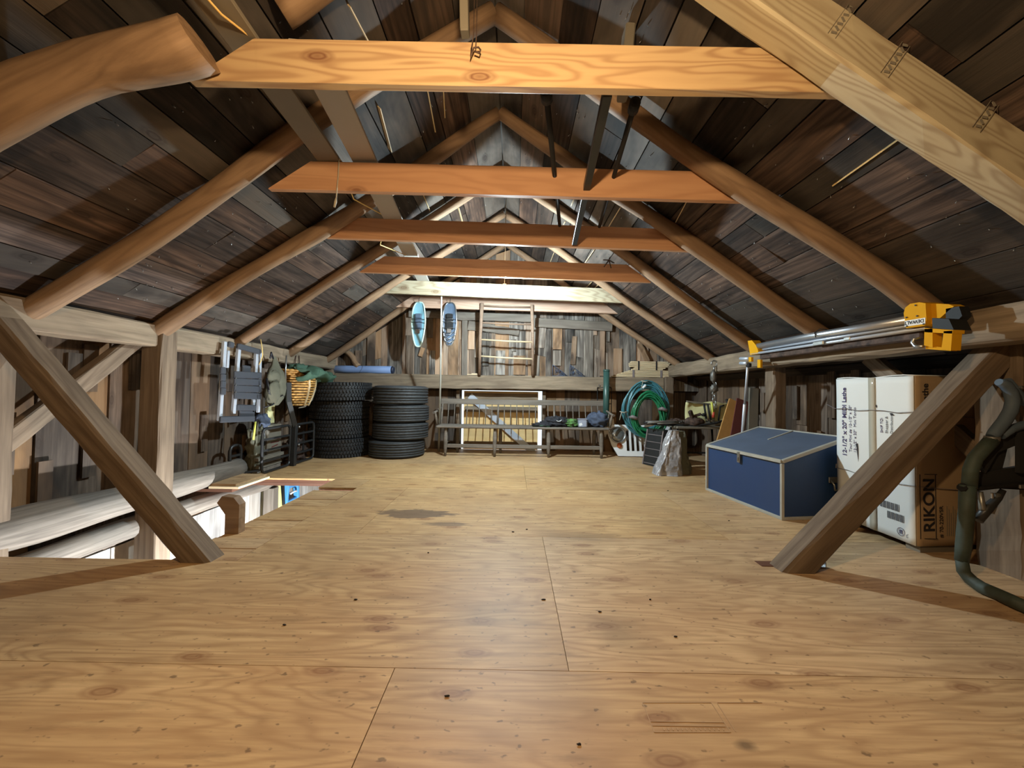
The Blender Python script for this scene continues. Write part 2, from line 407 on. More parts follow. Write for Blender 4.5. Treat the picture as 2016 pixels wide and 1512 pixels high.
def tag(o, label, cat, group=None):
    o['label'] = label; o['category'] = cat
    if group: o['group'] = group
    return o
def struct(o): o['kind'] = 'structure'; return o
def copy_tree(o, parent=None):
    c = o.copy(); COL.objects.link(c)
    if parent is not None: c.parent = parent
    for ch in [x for x in SC.objects if x.parent == o]: copy_tree(ch, c)
    return c

def timber(name, p0, p1, w_, h_, mat, up=(0, 0, 1), rough=.004, ch=.008, n=14, seed=0, cut0=0, cut1=0, parent=None, taper=1.0):
    """sawn or hewn timber in its own frame, local X along it; cut shifts the top edge of an end (angled cut)"""
    p0, p1 = Vector(p0), Vector(p1); Mw = frame(p0, p1, up); L = (p1-p0).length
    rr = random.Random(seed+int(L*1000)); b = MB(); vs = []
    for i in range(n+1):
        x = L*i/n; k_ = 1+(taper-1)*i/n; hw, hh = w_/2*k_, h_/2*k_
        prof = [(hw, -hh+ch), (hw, hh-ch), (hw-ch, hh), (-hw+ch, hh), (-hw, hh-ch), (-hw, -hh+ch), (-hw+ch, -hh), (hw-ch, -hh)]
        for y, z in prof:
            xx = x
            if i == 0 and cut0: xx += cut0*(z+hh)/(2*hh)
            if i == n and cut1: xx -= cut1*(z+hh)/(2*hh)
            vs.append(Mw @ Vector((xx, y+rr.uniform(-rough, rough), z+rr.uniform(-rough, rough))))
    fs = [tuple(reversed(range(8))), tuple(range(n*8, n*8+8))]
    for i in range(n):
        for k in range(8): fs.append((i*8+k, i*8+(k+1) % 8, i*8+8+(k+1) % 8, i*8+8+k))
    b.add(vs, fs)
    return b.build(name, mat, parent=parent, Mw=None if parent is not None else Mw)
def log(name, p0, p1, r0, r1, mat, seed=0, bend=.02, n=22, seg=14, lump=.08, path=None, parent=None):
    p0, p1 = Vector(p0), Vector(p1); Mw = frame(p0, p1); rr = random.Random(seed)
    L = (p1-p0).length; b = MB(); vs = []
    ph = [rr.uniform(0, 6) for _ in range(4)]
    for i in range(n+1):
        t = i/n; off = Vector((0, 0, 0))
        if path: off = path(t)
        cy = bend*math.sin(t*4.1+ph[0])*math.sin(PI*t); cz = bend*math.sin(t*5.3+ph[1])*math.sin(PI*t)
        r = (r0+(r1-r0)*t)*(1+.06*math.sin(t*17+ph[2]))
        for k in range(seg):
            a = 2*PI*k/seg
            e = 1+lump*noise.noise(Vector((t*L*2.2, math.cos(a)*.9+seed, math.sin(a)*.9)))*1.5
            vs.append(Mw @ Vector((t*L, cy+off.y+r*e*math.cos(a), cz+off.z+r*e*math.sin(a))))
    fs = [tuple(reversed(range(seg))), tuple(range(n*seg, n*seg+seg))]
    sm = [False, False]
    for i in range(n):
        for k in range(seg): fs.append((i*seg+k, i*seg+(k+1) % seg, (i+1)*seg+(k+1) % seg, (i+1)*seg+k)); sm.append(True)
    b.add(vs, fs); b.sm = sm
    return b.build(name, mat, parent=parent, Mw=None if parent is not None else Mw)
def text_part(txt, size, Mw, mat, parent, name='printed_text', ext=.0006, align='LEFT', bold=0.0):
    cu = bpy.data.curves.new(name, 'FONT'); cu.body = txt; cu.size = size; cu.extrude = ext; cu.align_x = align; cu.offset = bold
    o = bpy.data.objects.new(name, cu); me = bpy.data.meshes.new_from_object(o)
    bpy.data.objects.remove(o); bpy.data.curves.remove(cu)
    inv = WORLD[parent.name].inverted(); me.transform(inv @ Mw)
    me.name = name; me.materials.clear(); me.materials.append(M[mat])
    t = bpy.data.objects.new(name, me); COL.objects.link(t); t.parent = parent; WORLD[t.name] = WORLD[parent.name]
    return t
def axes(o, x, y):
    x = Vector(x).normalized(); y = Vector(y); y = (y-x*y.dot(x)).normalized(); z = x.cross(y)
    return Matrix(((x.x, y.x, z.x, o[0]), (x.y, y.y, z.y, o[1]), (x.z, y.z, z.z, o[2]), (0, 0, 0, 1)))
# ------------------------------------------------------------------ the room shell
XL, XR, YN, YF = -3.10, 2.97, -2.2, 6.22
RX, RZ = -0.15, 3.30                      # ridge of the board underside
SL, SR = (RZ-1.485)/2.70, (RZ-1.515)/2.60
def roofz(x): return RZ - (RX-x)*SL if x < RX else RZ - (x-RX)*SR

def sheet(b, x0, y0, x1, y1, z1=0.0, th=.018, g=.0014):
    b.bb((x0+g, y0+g, z1-th), (x1-g, y1-g, z1))
def polysheet(b, pts, z1=0.0, th=.018):
    b.prism(pts, Matrix.Translation((0, 0, z1-th)), th)
rows = [-2.2, -1.12, .10, 1.325, 2.54, 3.76, 4.98, YF+.2]
joints = {0: [-1.6, .84], 1: [-2.1, .34], 2: [-.39, 2.05], 3: [.2, 2.64], 4: [-1.02, 1.42], 5: [.14, 2.58], 6: [-1.3, 1.14]}
b = MB()
for i in range(len(rows)-1):
    y0, y1 = rows[i], rows[i+1]
    xs = [XL] + joints[i] + [XR]
    for a, c in zip(xs, xs[1:]):
        if i == 3 and a < -1.5: polysheet(b, [(a, y0+.001), (c-.001, y0+.001), (c-.001, y1-.001), (-1.498, y1-.001), (-1.498, 2.112), (a, 2.112)])
        elif i == 4 and a < -1.5: sheet(b, -1.5, y0, c, y1)
        elif i == 5 and a < -1.5: polysheet(b, [(-1.498, y0+.001), (c-.001, y0+.001), (c-.001, y1-.001), (a, y1-.001), (a, 4.075), (-1.498, 4.075)])
        else: sheet(b, a, y0, c, y1)
floor = struct(b.build('floor', 'ply', origin='world'))
b = MB()   # short boards beside the stair opening
ys = [2.112, 2.27, 2.427, 2.617, 2.765, 2.861, 3.12, 3.30, 3.60]
for i, (a, c) in enumerate(zip(ys, ys[1:])): b.bb((-1.855+R_.uniform(-.006, .006), a+.002, -.018), (-1.502, c-.002, (.0, .003, -.001)[i % 3]))
b.bb((-1.87, 3.72, -.018), (-1.502, 4.073, 0))
struct(b.build('floor', 'ply', origin='world'))
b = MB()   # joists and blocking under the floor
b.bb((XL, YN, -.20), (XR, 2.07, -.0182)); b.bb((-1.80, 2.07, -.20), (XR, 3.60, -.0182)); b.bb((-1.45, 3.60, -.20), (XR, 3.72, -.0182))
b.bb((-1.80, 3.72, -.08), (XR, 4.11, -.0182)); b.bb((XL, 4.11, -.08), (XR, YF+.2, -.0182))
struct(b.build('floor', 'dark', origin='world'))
b = MB()   # plywood edges and doubled rim seen around the opening
b.bb((-2.74, 4.076, -.045), (-1.86, 4.109, -.019)); b.bb((-2.74, 4.080, -.08), (-1.86, 4.109, -.048))
b.bb((-1.86, 3.705, -.07), (-1.46, 3.719, -.019))
struct(b.build('trim_1', 'cutply', origin='world'))
b = MB(); b.bb((XL-.1, YN, -2.45), (XR, YF+.2, -2.40)); struct(b.build('floor', 'ply', origin='world'))

def vwall(name, mat, u0, u1, zt, zb, pos, seed, wmin=.12, wmax=.27, th=.022, depth_jit=.012, gap=.004, gaps=()):
    """upright boards along u between heights; pos(u, z, d) gives the point with d into the room"""
    rr = random.Random(seed); b = MB(); u = u0
    while u < u1-.01:
        w_ = min(rr.uniform(wmin, wmax), u1-u); a, c = u+gap/2, u+w_-gap/2
        cuts = [0.0]
        if rr.random() < .35: cuts.append(rr.uniform(.25, .75))
        cuts.append(1.0); j = rr.uniform(0, depth_jit)
        for p, q in zip(cuts, cuts[1:]):
            d = j + (rr.uniform(0, .006) if len(cuts) > 2 else 0)
            z0a, z1a = zb(a)+(zt(a)-zb(a))*p+.002, zb(a)+(zt(a)-zb(a))*q-.002
            z0c, z1c = zb(c)+(zt(c)-zb(c))*p+.002, zb(c)+(zt(c)-zb(c))*q-.002
            vs = [pos(a, z0a, d), pos(c, z0c, d), pos(c, z1c, d), pos(a, z1a, d), pos(a, z0a, d+th), pos(c, z0c, d+th), pos(c, z1c, d+th), pos(a, z1a, d+th)]
            b.add(vs, [(3, 2, 1, 0), (4, 5, 6, 7), (0, 1, 5, 4), (1, 2, 6, 5), (2, 3, 7, 6), (3, 0, 4, 7)])
        u += w_
    return b
# long side walls, upper storey
b = vwall('wall_left', 'side', YN, YF+.2, lambda u: 1.33, lambda u: -.30, lambda u, z, d: (XL-.03+d, u, z), 3, .14, .30)
rr = random.Random(5)
for _ in range(26):    # short battens and patches nailed over the joints
    y = rr.uniform(1.9, 5.9); z = rr.uniform(.1, .95); h_ = rr.uniform(.2, .5); w_ = rr.uniform(.05, .10)
    b.bb((XL+.018, y, z), (XL+.034, y+w_, min(1.24, z+h_)))
struct(b.build('wall_left', 'side', origin='world'))
b = vwall('wall_left', 'side', YN, YF+.2, lambda u: -.31, lambda u: -2.40, lambda u, z, d: (XL-.03+d, u, z), 13, .16, .30)
struct(b.build('wall_left', 'lowboards', origin='world'))
b = vwall('wall_right', 'side', YN, YF+.2, lambda u: 1.22, lambda u: -.02, lambda u, z, d: (XR+.03-d, u, z), 8, .14, .30)
for _ in range(14):
    y = rr.uniform(2.2, 5.9); z = rr.uniform(.2, .9); h_ = rr.uniform(.2, .5); w_ = rr.uniform(.05, .10)
    b.bb((XR-.034, y, z), (XR-.018, y+w_, min(1.18, z+h_)))
struct(b.build('wall_right', 'side', origin='world'))
# far gable: boards above the girt, then boards either side of the hatch door below it
b = vwall('wall_far', 'gable', XL, XR, lambda u: roofz(u)-.005, lambda u: 1.0, lambda u, z, d: (u, YF-d, z), 21, .07, .24, depth_jit=.014)
rr = random.Random(11)
def patch(px0, py0, px1, py1, tilt=0, d=.05, th=.016):
    p = AT(px0, py0, YF-d); q = AT(px1, py1, YF-d)
    b.box(((p.x+q.x)/2, YF-d, (p.z+q.z)/2), (abs(q.x-p.x), th, abs(q.z-p.z)), Matrix.Rotation(tilt, 3, 'Y'))
for t_ in ((1055, 640, 1073, 685, .08), (1089, 640, 1106, 688), (1089, 690, 1104, 720), (1116, 645, 1130, 674, .03), (1125, 662, 1134, 718, .05),
           (1152, 640, 1167, 745), (1166, 640, 1175, 660), (1194, 650, 1200, 673), (1208, 686, 1224, 742), (922, 650, 934, 688), (935, 650, 945, 704),
           (842, 626, 852, 665), (976, 690, 994, 738), (1011, 700, 1034, 738), (1007, 668, 1016, 692), (1026, 650, 1034, 700), (951, 655, 962, 720),
           (826, 684, 834, 702, .3), (1052, 700, 1062, 740), (1075, 650, 1084, 744), (1098, 600, 1110, 628), (1064, 604, 1076, 626), (1140, 612, 1150, 632),
           (800, 660, 812, 740), (846, 690, 856, 740), (700, 690, 712, 735), (724, 650, 738, 720), (1240, 660, 1252, 712), (1262, 676, 1276, 712),
           (1181, 645, 1190, 740), (906, 668, 918, 742), (968, 652, 975, 700), (1040, 690, 1047, 740)):
    patch(*t_[:4], *(t_[4:]), d=.046+rr.uniform(0, .012))
struct(b.build('wall_far', 'gable', origin='world'))
b = vwall('wall_far', 'gable', XL, -.86, lambda u: 1.0, lambda u: -.02, lambda u, z, d: (u, YF+.13-d, z), 31, .1, .26)
b2 = vwall('wall_far', 'gable', .50, XR, lambda u: 1.0, lambda u: -.02, lambda u, z, d: (u, YF+.13-d, z), 33, .1, .26)
b.add(b2.v, b2.f)
struct(b.build('wall_far', 'side', origin='world'))
b = MB()   # outer skins: keep the daylight out except at the hatch door's edges and a few wall slits
b.bb((XL-.2, YF+.135, .98), (XR+.2, YF+.155, 3.5)); b.bb((XL-.2, YF+.135, -2.45), (-.86, YF+.155, .98)); b.bb((.50, YF+.135, -2.45), (XR+.2, YF+.155, .98))
b.bb((-.86, YF+.135, -2.45), (.50, YF+.155, -.02))
sl = [(2.64, 2.72, .825, .850), (2.675, 2.700, .775, .825), (2.86, 2.92, .640, .652)]
b.bb((XL-.075, YN, -2.45), (XL-.055, 2.60, 1.5)); b.bb((XL-.075, 2.96, -2.45), (XL-.055, YF+.2, 1.5))
b.bb((XL-.075, 2.60, .86), (XL-.055, 2.96, 1.5)); b.bb((XL-.075, 2.60, -2.45), (XL-.055, 2.96, .63))
b.bb((XL-.075, 2.60, .66), (XL-.055, 2.67, .80)); b.bb((XL-.075, 2.74, .66), (XL-.055, 2.96, .86)); b.bb((XL-.075, 2.60, .63), (XL-.055, 2.84, .66))
b.bb((XR+.055, YN, -.1), (XR+.075, YF+.2, 1.5)); b.bb((XR-.02, YN, -2.45), (XR+.02, YF+.2, -.1))
struct(b.build('wall_outer', 'outer', origin='world'))
# near gable behind the camera
b = vwall('wall_near', 'side', XL, XR, lambda u: roofz(u)-.005, lambda u: -.02, lambda u, z, d: (u, YN+d, z), 41, .15, .3)
b.bb((XL-.2, YN-.03, -2.45), (XR+.2, YN-.01, 3.5))
struct(b.build('wall_near', 'side', origin='world'))
# roof boards, laid along the barn
def roof(side, seed):
    rr = random.Random(seed); b = MB()
    xe = XL-.18 if side < 0 else XR+.2
    L = abs(xe-RX); sl_ = SL if side < 0 else SR; n = Vector((side*sl_, 0, 1)).normalized(); s_ = 0.0
    while s_ < L:
        w_ = min(rr.uniform(.13, .235), L-s_); y = YN-rr.uniform(0, 1.5)
        while y < YF+.2:
            y1 = min(y+rr.uniform(1.6, 4.2), YF+.2); lift = rr.uniform(0, .007); y0 = max(y, YN)
            if y1 > y0+.02:
                xa, xb = RX+side*(s_+.002), RX+side*(s_+w_-.0045)
                tw = rr.uniform(-.004, .004)
                ps = []
                for k in (0, .022):
                    for (x, yy) in ((xa, y0+.002), (xb, y0+.002), (xb, y1-.002), (xa, y1-.002)):
                        e = Vector((x, yy, roofz(x))) + n*(lift+k+(tw if x == xb else -tw)); ps.append(e)
                fs = [(0, 1, 2, 3), (7, 6, 5, 4), (0, 4, 5, 1), (1, 5, 6, 2), (2, 6, 7, 3), (3, 7, 4, 0)]
                b.add(ps, fs)
            y = y1
        s_ += w_
    struct(b.build('ceiling', 'roof', origin='world'))
    b = MB(); p = [Vector((RX, YN-.03, RZ)), Vector((xe, YN-.03, roofz(xe))), Vector((xe, YF+.2, roofz(xe))), Vector((RX, YF+.2, RZ))]
    b.add([q+n*.05 for q in p]+[q+n*.07 for q in p], [(0, 1, 2, 3), (7, 6, 5, 4), (0, 4, 5, 1), (1, 5, 6, 2), (2, 6, 7, 3), (3, 7, 4, 0)])
    struct(b.build('ceiling_outer', 'outer', origin='world'))  # added closed layer above the boards, stops daylight leaking through their gaps
roof(-1, 2); roof(1, 9)
b = MB(); b.bar((RX, YN-.03, RZ+.075), (RX, YF+.2, RZ+.075), .30, .05); struct(b.build('ceiling_outer', 'outer', origin='world'))  # ridge cap, added to shut out daylight where the two skins meet
b = MB(); rr = random.Random(31)
for _ in range(420):      # nail tips that poke through the roof boards
    sd = rr.choice((-1, 1)); x = RX+sd*rr.uniform(.1, 2.6); y = rr.choice((1.9, 2.7, 3.5, 4.4, 5.3))+rr.uniform(-.22, .22)
    n_ = Vector((sd*(SL if sd < 0 else SR), 0, 1)).normalized(); p = Vector((x, y, roofz(x))); d = (-n_+Vector((rr.uniform(-.8, .8), rr.uniform(-.8, .8), 0))).normalized()
    b.tube([p, p+d*rr.uniform(.008, .02)], .0022, 4)
struct(b.build('trim_5', 'steel', origin='world'))
# pale lath slivers that show in the gaps between roof boards
b = MB(); rr = random.Random(4)
for (p0, p1, yy0, yy1, w_) in (((1123, 142), (996, 350), 3.3, 4.6, .012),):
    pass
def sliver(px0, py0, px1, py1, wd):
    def hit(px, py):
        d = _f + _R*((px-1008)/F_PX) - _U*((py-756)/F_PX)
        sl_ = SR if px > 990 else -SL      # plane z = RZ - |x-RX|*slope
        t = (RZ-.006-CAM_H+sl_*RX)/(d.z+sl_*d.x); return d*t+Vector((0, 0, CAM_H))
    a, c = hit(px0, py0), hit(px1, py1)
    b.bar(a, c, wd, .006, up=(1 if px0 < 990 else -1, 0, 1))
for t_ in ((1222, 408, 1197, 449, .016), (1132, 388, 1125, 405, .02), (1170, 492, 1153, 516, .022), (1091, 497, 1084, 515, .014), (1113, 436, 1108, 446, .012),
           (1164, 556, 1156, 564, .03), (1182, 556, 1172, 566, .03), (745, 210, 768, 296, .04), (842, 180, 857, 260, .007), (873, 178, 876, 232, .005), (832, 380, 846, 415, .012),
           (902, 408, 910, 437, .03), (1810, 245, 1640, 365, .012), (1365, 372, 1330, 438, .006), (686, 10, 722, 78, .03)):
    sliver(*t_)
struct(b.build('trim_2', 'lath', origin='world'))

# ------------------------------------------------------------------ timber frame
# wall plates
t_ = timber('wall_plate', (-2.93, YN, 1.352), (-2.93, 6.08, 1.352), .20, .185, 'hewn', rough=.006, n=40, ch=.016, seed=1)
tag(t_, 'long squared grey-brown timber running along the top of the left wall', 'beam')
t_ = timber('wall_plate', (2.53, YN, 1.335), (2.53, 6.08, 1.315), .20, .185, 'hewn', rough=.006, n=40, ch=.016, seed=2)
tag(t_, 'long squared grey-brown timber running along the top of the right wall, under the saw stand', 'beam')
t_ = timber('girt_beam', (-2.84, 6.13, 1.10), (2.36, 6.13, 1.10), .12, .22, 'hewn', rough=.006, n=30, ch=.014, seed=3)
tag(t_, 'long squared timber crossing the far wall behind the tires and bench', 'beam')
# log along the left wall
def lp(t): return Vector((0, 0, .02*math.sin(t*6)))
t_ = log('wall_log', (-2.93, 1.55, .095), (-2.93, 4.12, .10), .125, .095, 'grlog', seed=3, bend=.03, path=lp, lump=.06)
tag(t_, 'thick grey peeled log lying along the foot of the left wall beside the stair opening', 'log')
t_ = log('sill_log', (-3.0, 1.2, -.19), (-3.0, 6.1, -.20), .085, .075, 'grlog', seed=8, bend=.03, lump=.08)
tag(t_, 'brightly lit pale log below floor level, along the wall inside the stair opening', 'log')
# posts
def post(x0, x1, y0, y1, z0, z1, label, mat='post', seed=0, name='post'):
    t_ = timber(name, ((x0+x1)/2, (y0+y1)/2, z0), ((x0+x1)/2, (y0+y1)/2, z1), x1-x0, y1-y0, mat, up=(0, 1, 0), rough=.004, n=16, ch=.01, seed=seed)
    return tag(t_, label, 'post')
post(-2.97, -2.80, 3.03, 3.18, -2.40, 1.40, 'upright square post at the left wall, right behind the slanted brace', seed=4)
post(-3.05, -2.86, 2.02, 2.20, -2.40, 1.26, 'square post at the left edge of the photo that the left slanted brace leans on', seed=5)
post(-2.98, -2.85, 5.98, 6.18, 0, 1.26, 'square corner post where the left wall meets the far wall', seed=6)
post(2.66, 2.84, 2.03, 2.24, 0, 1.245, 'square post at the right edge of the photo, above the dark tree stand', seed=7)
post(2.565, 2.685, 3.80, 3.95, 0, 1.225, 'square post on the right wall just behind the blue chest', seed=8)
post(2.37, 2.50, 6.02, 6.16, 0, 1.225, 'square corner post where the right wall meets the far wall', seed=9)
post(-3.0, -2.88, 4.64, 4.76, -2.40, -.26, 'grey post on the lower-storey wall seen through the stair opening', 'oldgrey', seed=10)
# big knee braces
t_ = timber('knee_brace', (-1.69, 2.14, -.02), (-2.90, 2.14, 1.30), .13, .125, 'post', up=(1, 0, 1), rough=.0022, n=16, ch=.014, seed=11, cut0=-.12)
tag(t_, 'left slanted brace timber rising from the floor beside the stair opening', 'brace')
t_ = timber('knee_brace', (1.52, 2.14, -.02), (2.72, 2.14, 1.26), .13, .13, 'post', up=(-1, 0, 1), rough=.0022, n=16, ch=.014, seed=12, cut0=-.12)
tag(t_, 'right slanted brace timber rising from the floor in front of the big cartons', 'brace')
t_ = timber('wall_brace', (-2.99, 3.00, 1.30), (-2.99, 1.62, .02), .07, .11, 'post', up=(0, 0, 1), seed=13)
tag(t_, 'thin diagonal brace crossing behind the left slanted timber, flat against the left wall', 'brace')
t_ = timber('wall_brace', (2.75, 2.98, 1.25), (2.75, 2.15, .50), .07, .10, 'post', seed=14)
tag(t_, 'short diagonal brace against the right wall above the white carton', 'brace')
t_ = log('wall_brace', AT(680, 690, 6.1), AT(706, 722, 6.08), .045, .045, 'log', seed=15, n=6)
tag(t_, 'short round stick brace above the left end of the blue roll', 'brace')
t_ = timber('wall_brace', AT(1258, 676, 6.12), AT(1275, 712, 6.12), .03, .085, 'log', seed=16, n=6)
tag(t_, 'short pale brace standing behind the strapped batten bundles', 'brace')
# rafters: peeled logs in pairs
raf = [(1.45, .10, .092), (2.25, .068, .055), (3.07, .064, .054), (3.92, .055, .046), (4.85, .05, .044), (5.84, .05, .045)]
left_l = ['thick bent peeled log rafter on the left, nearest the viewer', 'second nearest log rafter on the left slope', 'third nearest log rafter on the left slope',
          'fourth log rafter on the left slope, counted from the viewer', 'fifth log rafter on the left slope, one before the far gable', 'log rafter on the left slope against the far gable']
right_l = ['', 'nearest peeled log rafter on the right slope, running down to the yellow stand head', 'second peeled log rafter on the right slope',
           'dark-shadowed third peeled log rafter on the right slope', 'fourth peeled log rafter on the right slope', 'peeled log rafter on the right slope against the far gable']
for i, (y, r0, r1) in enumerate(raf):
    if i:
        dl = random.Random(60+i)
        t_ = log('rafter', (-2.93, y, 1.345), (-.16, y+dl.uniform(-.02, .02), 3.215), r0, r1, 'log', seed=20+i, bend=.028, lump=.10, n=30)
        tag(t_, left_l[i], 'rafter', 'log rafters')
        t_ = log('rafter', (2.55, y, 1.36), (-.14, y+.01, 3.215), r0, r1, 'log', seed=40+i, bend=.024, lump=.10, n=30)
        tag(t_, right_l[i], 'rafter', 'log rafters')
def bend1(t): return Vector((0, 0, .05*math.sin(PI*min(1, t*1.05))-.05*max(0, t-.8)*5))
t_ = log('rafter', (-2.93, 1.42, 1.36), (-1.25, 1.44, 2.30), .092, .090, 'log', seed=21, bend=.03, lump=.08, path=bend1, n=26)
tag(t_, left_l[0], 'rafter', 'log rafters')
t_ = log('rafter', (-1.06, 1.66, 2.62), (-.16, 1.66, 3.21), .07, .065, 'log', seed=22, bend=.02)
tag(t_, 'short log rafter piece scabbed behind the thick nearest left rafter, at the top edge', 'rafter', 'log rafters')
t_ = timber('sawn_rafter', (2.72, 1.44, 1.212), (-.15, 1.44, 3.183), .12, .168, 'whitepine', up=(0, 0, 1), rough=.003, n=24, ch=.008, seed=30)
tag(t_, 'wide sawn rafter board on the right with three printed bands, nearest the viewer', 'rafter')
for (px, py) in ((1660, 38), (1764, 115), (1945, 222)):   # printed bands on its near face
    b = MB(); c = AT(px, py, 1.3775); x = Vector((2.87, 0, -1.971)).normalized(); up = Vector((.5, 0, 1)).normalized()
    mm = axes(c, x, Vector((x.z, 0, -x.x)) if False else Vector((-x.z, 0, x.x)))
    yv = Vector((-x.z, 0, x.x))
    for k in range(2): b.box(c+x*(.03*(k-.5)*1.1), (.0016, .0012, .15), Matrix(((x.x, 0, yv.x), (0, 1, 0), (x.z, 0, yv.z))))
    for k in range(7): b.box(c+yv*(.02*(k-3)), (.020, .0012, .009), Matrix(((x.x, 0, yv.x), (0, 1, 0), (x.z, 0, yv.z))) @ Matrix.Rotation(.5 if k % 2 else -.4, 3, 'Y'))
    b.build('printed_band', 'greyish' if 'greyish' in M else 'umber', t_)
# collar ties: sawn planks on the far side of the rafters
ties = [(1.515, (402, 158, 1678, 182), -1.33, 1.42, 'pine', 'bright yellow-orange sawn tie beam with strong grain, nearest the viewer'),
        (2.33, (600, 373, 1479, 395.7), -1.53, 1.50, 'redpine', 'smooth orange tie beam with twine tied round its left end'),
        (3.155, (652, 468, 1300, 492), -1.58, 1.47, 'redpine', 'orange tie beam with a dark shadowed upper half, third from the viewer'),
        (4.00, (722, 536, 1262, 555), -1.64, 1.42, 'redpine', 'shadowed brown tie beam just in front of the lit bulb'),
        (4.96, (762, 577, 1222, 596), -1.73, 1.45, 'whitepine', 'pale creamy tie beam right behind the lit bulb'),
        (5.73, (768, 604, 1214, 617.5), -1.90, 1.57, 'pink', 'pinkish tie beam at the far wall that the ladder leans on')]
TIES = []
for i, (y, (ax, ay, bx, by), x0, x1, mt, lb) in enumerate(ties):
    A, B_ = AT(ax, ay, y), AT(bx, by, y); sl_ = (B_.z-A.z)/(B_.x-A.x)
    za, zb = A.z+(x0-A.x)*sl_, A.z+(x1-A.x)*sl_; hh = .178
    t_ = timber('collar_tie', (x0, y+.02, za+hh/2), (x1, y+.02, zb+hh/2), .04, hh, mt, rough=.0012, n=10, ch=.003, seed=70+i, cut0=.26, cut1=.26)
    tag(t_, lb, 'beam', 'sawn collar ties across the roof'); TIES.append((A, sl_))
def tie_z(i, x): return TIES[i][0].z + (x-TIES[i][0].x)*TIES[i][1]
# horizontal planks on the gable
for (a, c, h_, lb) in (((805, 616), (940, 622), .13, 'horizontal grey board nailed high on the far gable behind the snowshoes'),
                       ((900, 622), (1045, 626), .135, 'horizontal grey board nailed high on the far gable behind the ladder'),
                       ((1053, 635), (1205, 643), .145, 'horizontal grey board nailed high on the far gable right of the ladder')):
    p, q = AT(*a, 6.12), AT(*c, 6.12)
    tag(timber('nailed_board', p, q, .03, h_, 'oldgrey', rough=.004, n=10, seed=int(a[0])), lb, 'board')
p, q = AT(922, 640, 6.13), AT(1022, 655, 6.13)
tag(timber('nailed_board', p, q, .025, .15, 'oldgrey', rough=.01, n=10, seed=5, taper=.6), 'split tapering grey board behind the ladder rungs', 'board')
p, q = AT(915, 630, 6.13), AT(914, 743, 6.13)
tag(timber('nailed_board', p, q, .09, .025, 'oldgrey', rough=.004, n=10, seed=9), 'narrow upright grey board nailed left of the ladder', 'board')
# hatch door in the gable, daylight at its edges
d0, d1 = AT(912, 790, 6.34), AT(1060, 893, 6.34)
t_ = thing('door_1', '', '', ((d0.x+d1.x)/2, 6.34, 0)); del t_['label']; del t_['category']; t_['kind'] = 'structure'
b = MB(); b.bb((d0.x+.012, 6.335, .01), (d1.x-.016, 6.35, .958)); b.build('door_panel', 'doorply', t_)
b = MB(); z1 = AT(990, 780, 6.32).z
for z in (z1+.0, AT(990, 806, 6.32).z, .09): b.bb((d0.x+.035, 6.305, z-.045), (d1.x-.03, 6.333, z+.045))
b.build('door_rail', 'hewn', t_)
b = MB(); b.bar(AT(925, 779, 6.29), AT(1052, 893, 6.29), .02, .10, up=(0, 0, 1)); b.build('door_brace', 'alubare', t_)
b = MB()
for x in (d0.x-.10, d1.x+.05): b.bb((x, 6.24, 0), (x+.05, 6.36, .98))
b.bb((d0.x-.1, 6.24, .97), (d1.x+.1, 6.36, .99)); struct(b.build('trim_3', 'post', origin='world'))
# boards and edges round the stair opening
for i, (x0, y0, x1, y1, z) in enumerate(((-2.88, 3.62, -2.60, 4.074, .022), (-2.84, 3.60, -2.56, 4.06, 0.0))):
    b = MB(); b.bb((x0, y0, z), (x1, y1, z+.02)); o = b.build('plywood_scrap', 'ply' if i == 0 else 'lath')
    tag(o, ('plywood scrap on the far left ledge of the stair opening, topmost of two', 'pale plywood scrap on the far left ledge of the stair opening, under another')[i], 'board', 'scraps beside the stair opening')
for (x0, x1, z0) in ((-2.84, -2.56, -.02),):
    b = MB(); b.bb((-3.0, 3.60, -.03), (-2.62, 4.10, -.003)); struct(b.build('trim_4', 'cutply', origin='world'))
# ladder stile that sticks up through the opening
pl = [AT(427, 990, 2.5), AT(437, 977, 2.5), AT(460, 980, 2.5), AT(471, 994, 2.5), AT(474, 1045, 2.5), AT(446, 1048, 2.5), AT(443, 1013, 2.5)]
b = MB(); b.prism([(p.x, p.z) for p in pl] [:4] + [(-1.77, -.9), (-1.862, -.9), (pl[6].x, pl[6].z)], Matrix(((1, 0, 0, 0), (0, 0, -1, 2.56), (0, 1, 0, 0), (0, 0, 0, 1))), .06)
tag(b.build('stair_rail_post', 'log'), 'short chamfered wooden post top sticking up out of the stair opening', 'post')
# lower storey items seen through the opening
b = MB(); b.bar((-3.0, 4.90, -.22), (-3.0, 5.02, -.95), .03, .075, up=(1, 0, 0)); tag(b.build('spirit_level', 'paleyel'), 'pale yellow bar standing on the lower wall inside the stair opening', 'tool')
t_ = thing('plastic_stool', 'light blue plastic folding stool hanging on the lower wall inside the stair opening', 'stool', (-2.98, 5.2, -.62))
b = MB()
for (a, c) in (((5.08, -.65), (5.13, -.30)), ((5.38, -.68), (5.34, -.30))): b.bar((-3.0, a[0], a[1]), (-3.0, c[0], c[1]), .04, .07, up=(1, 0, 0), ch=.008)
b.bar((-3.0, 5.10, -.345), (-3.0, 5.38, -.345), .04, .09, ch=.008); b.bar((-3.0, 5.10, -.59), (-3.0, 5.38, -.59), .04, .09, ch=.008)
b.build('seat', 'skyblue', t_)
b = MB(); b.tube([(-2.97, 5.16, -.46), (-2.95, 5.2, -.44), (-2.95, 5.26, -.44), (-2.97, 5.3, -.46)], .012); b.build('handle', 'white', t_)
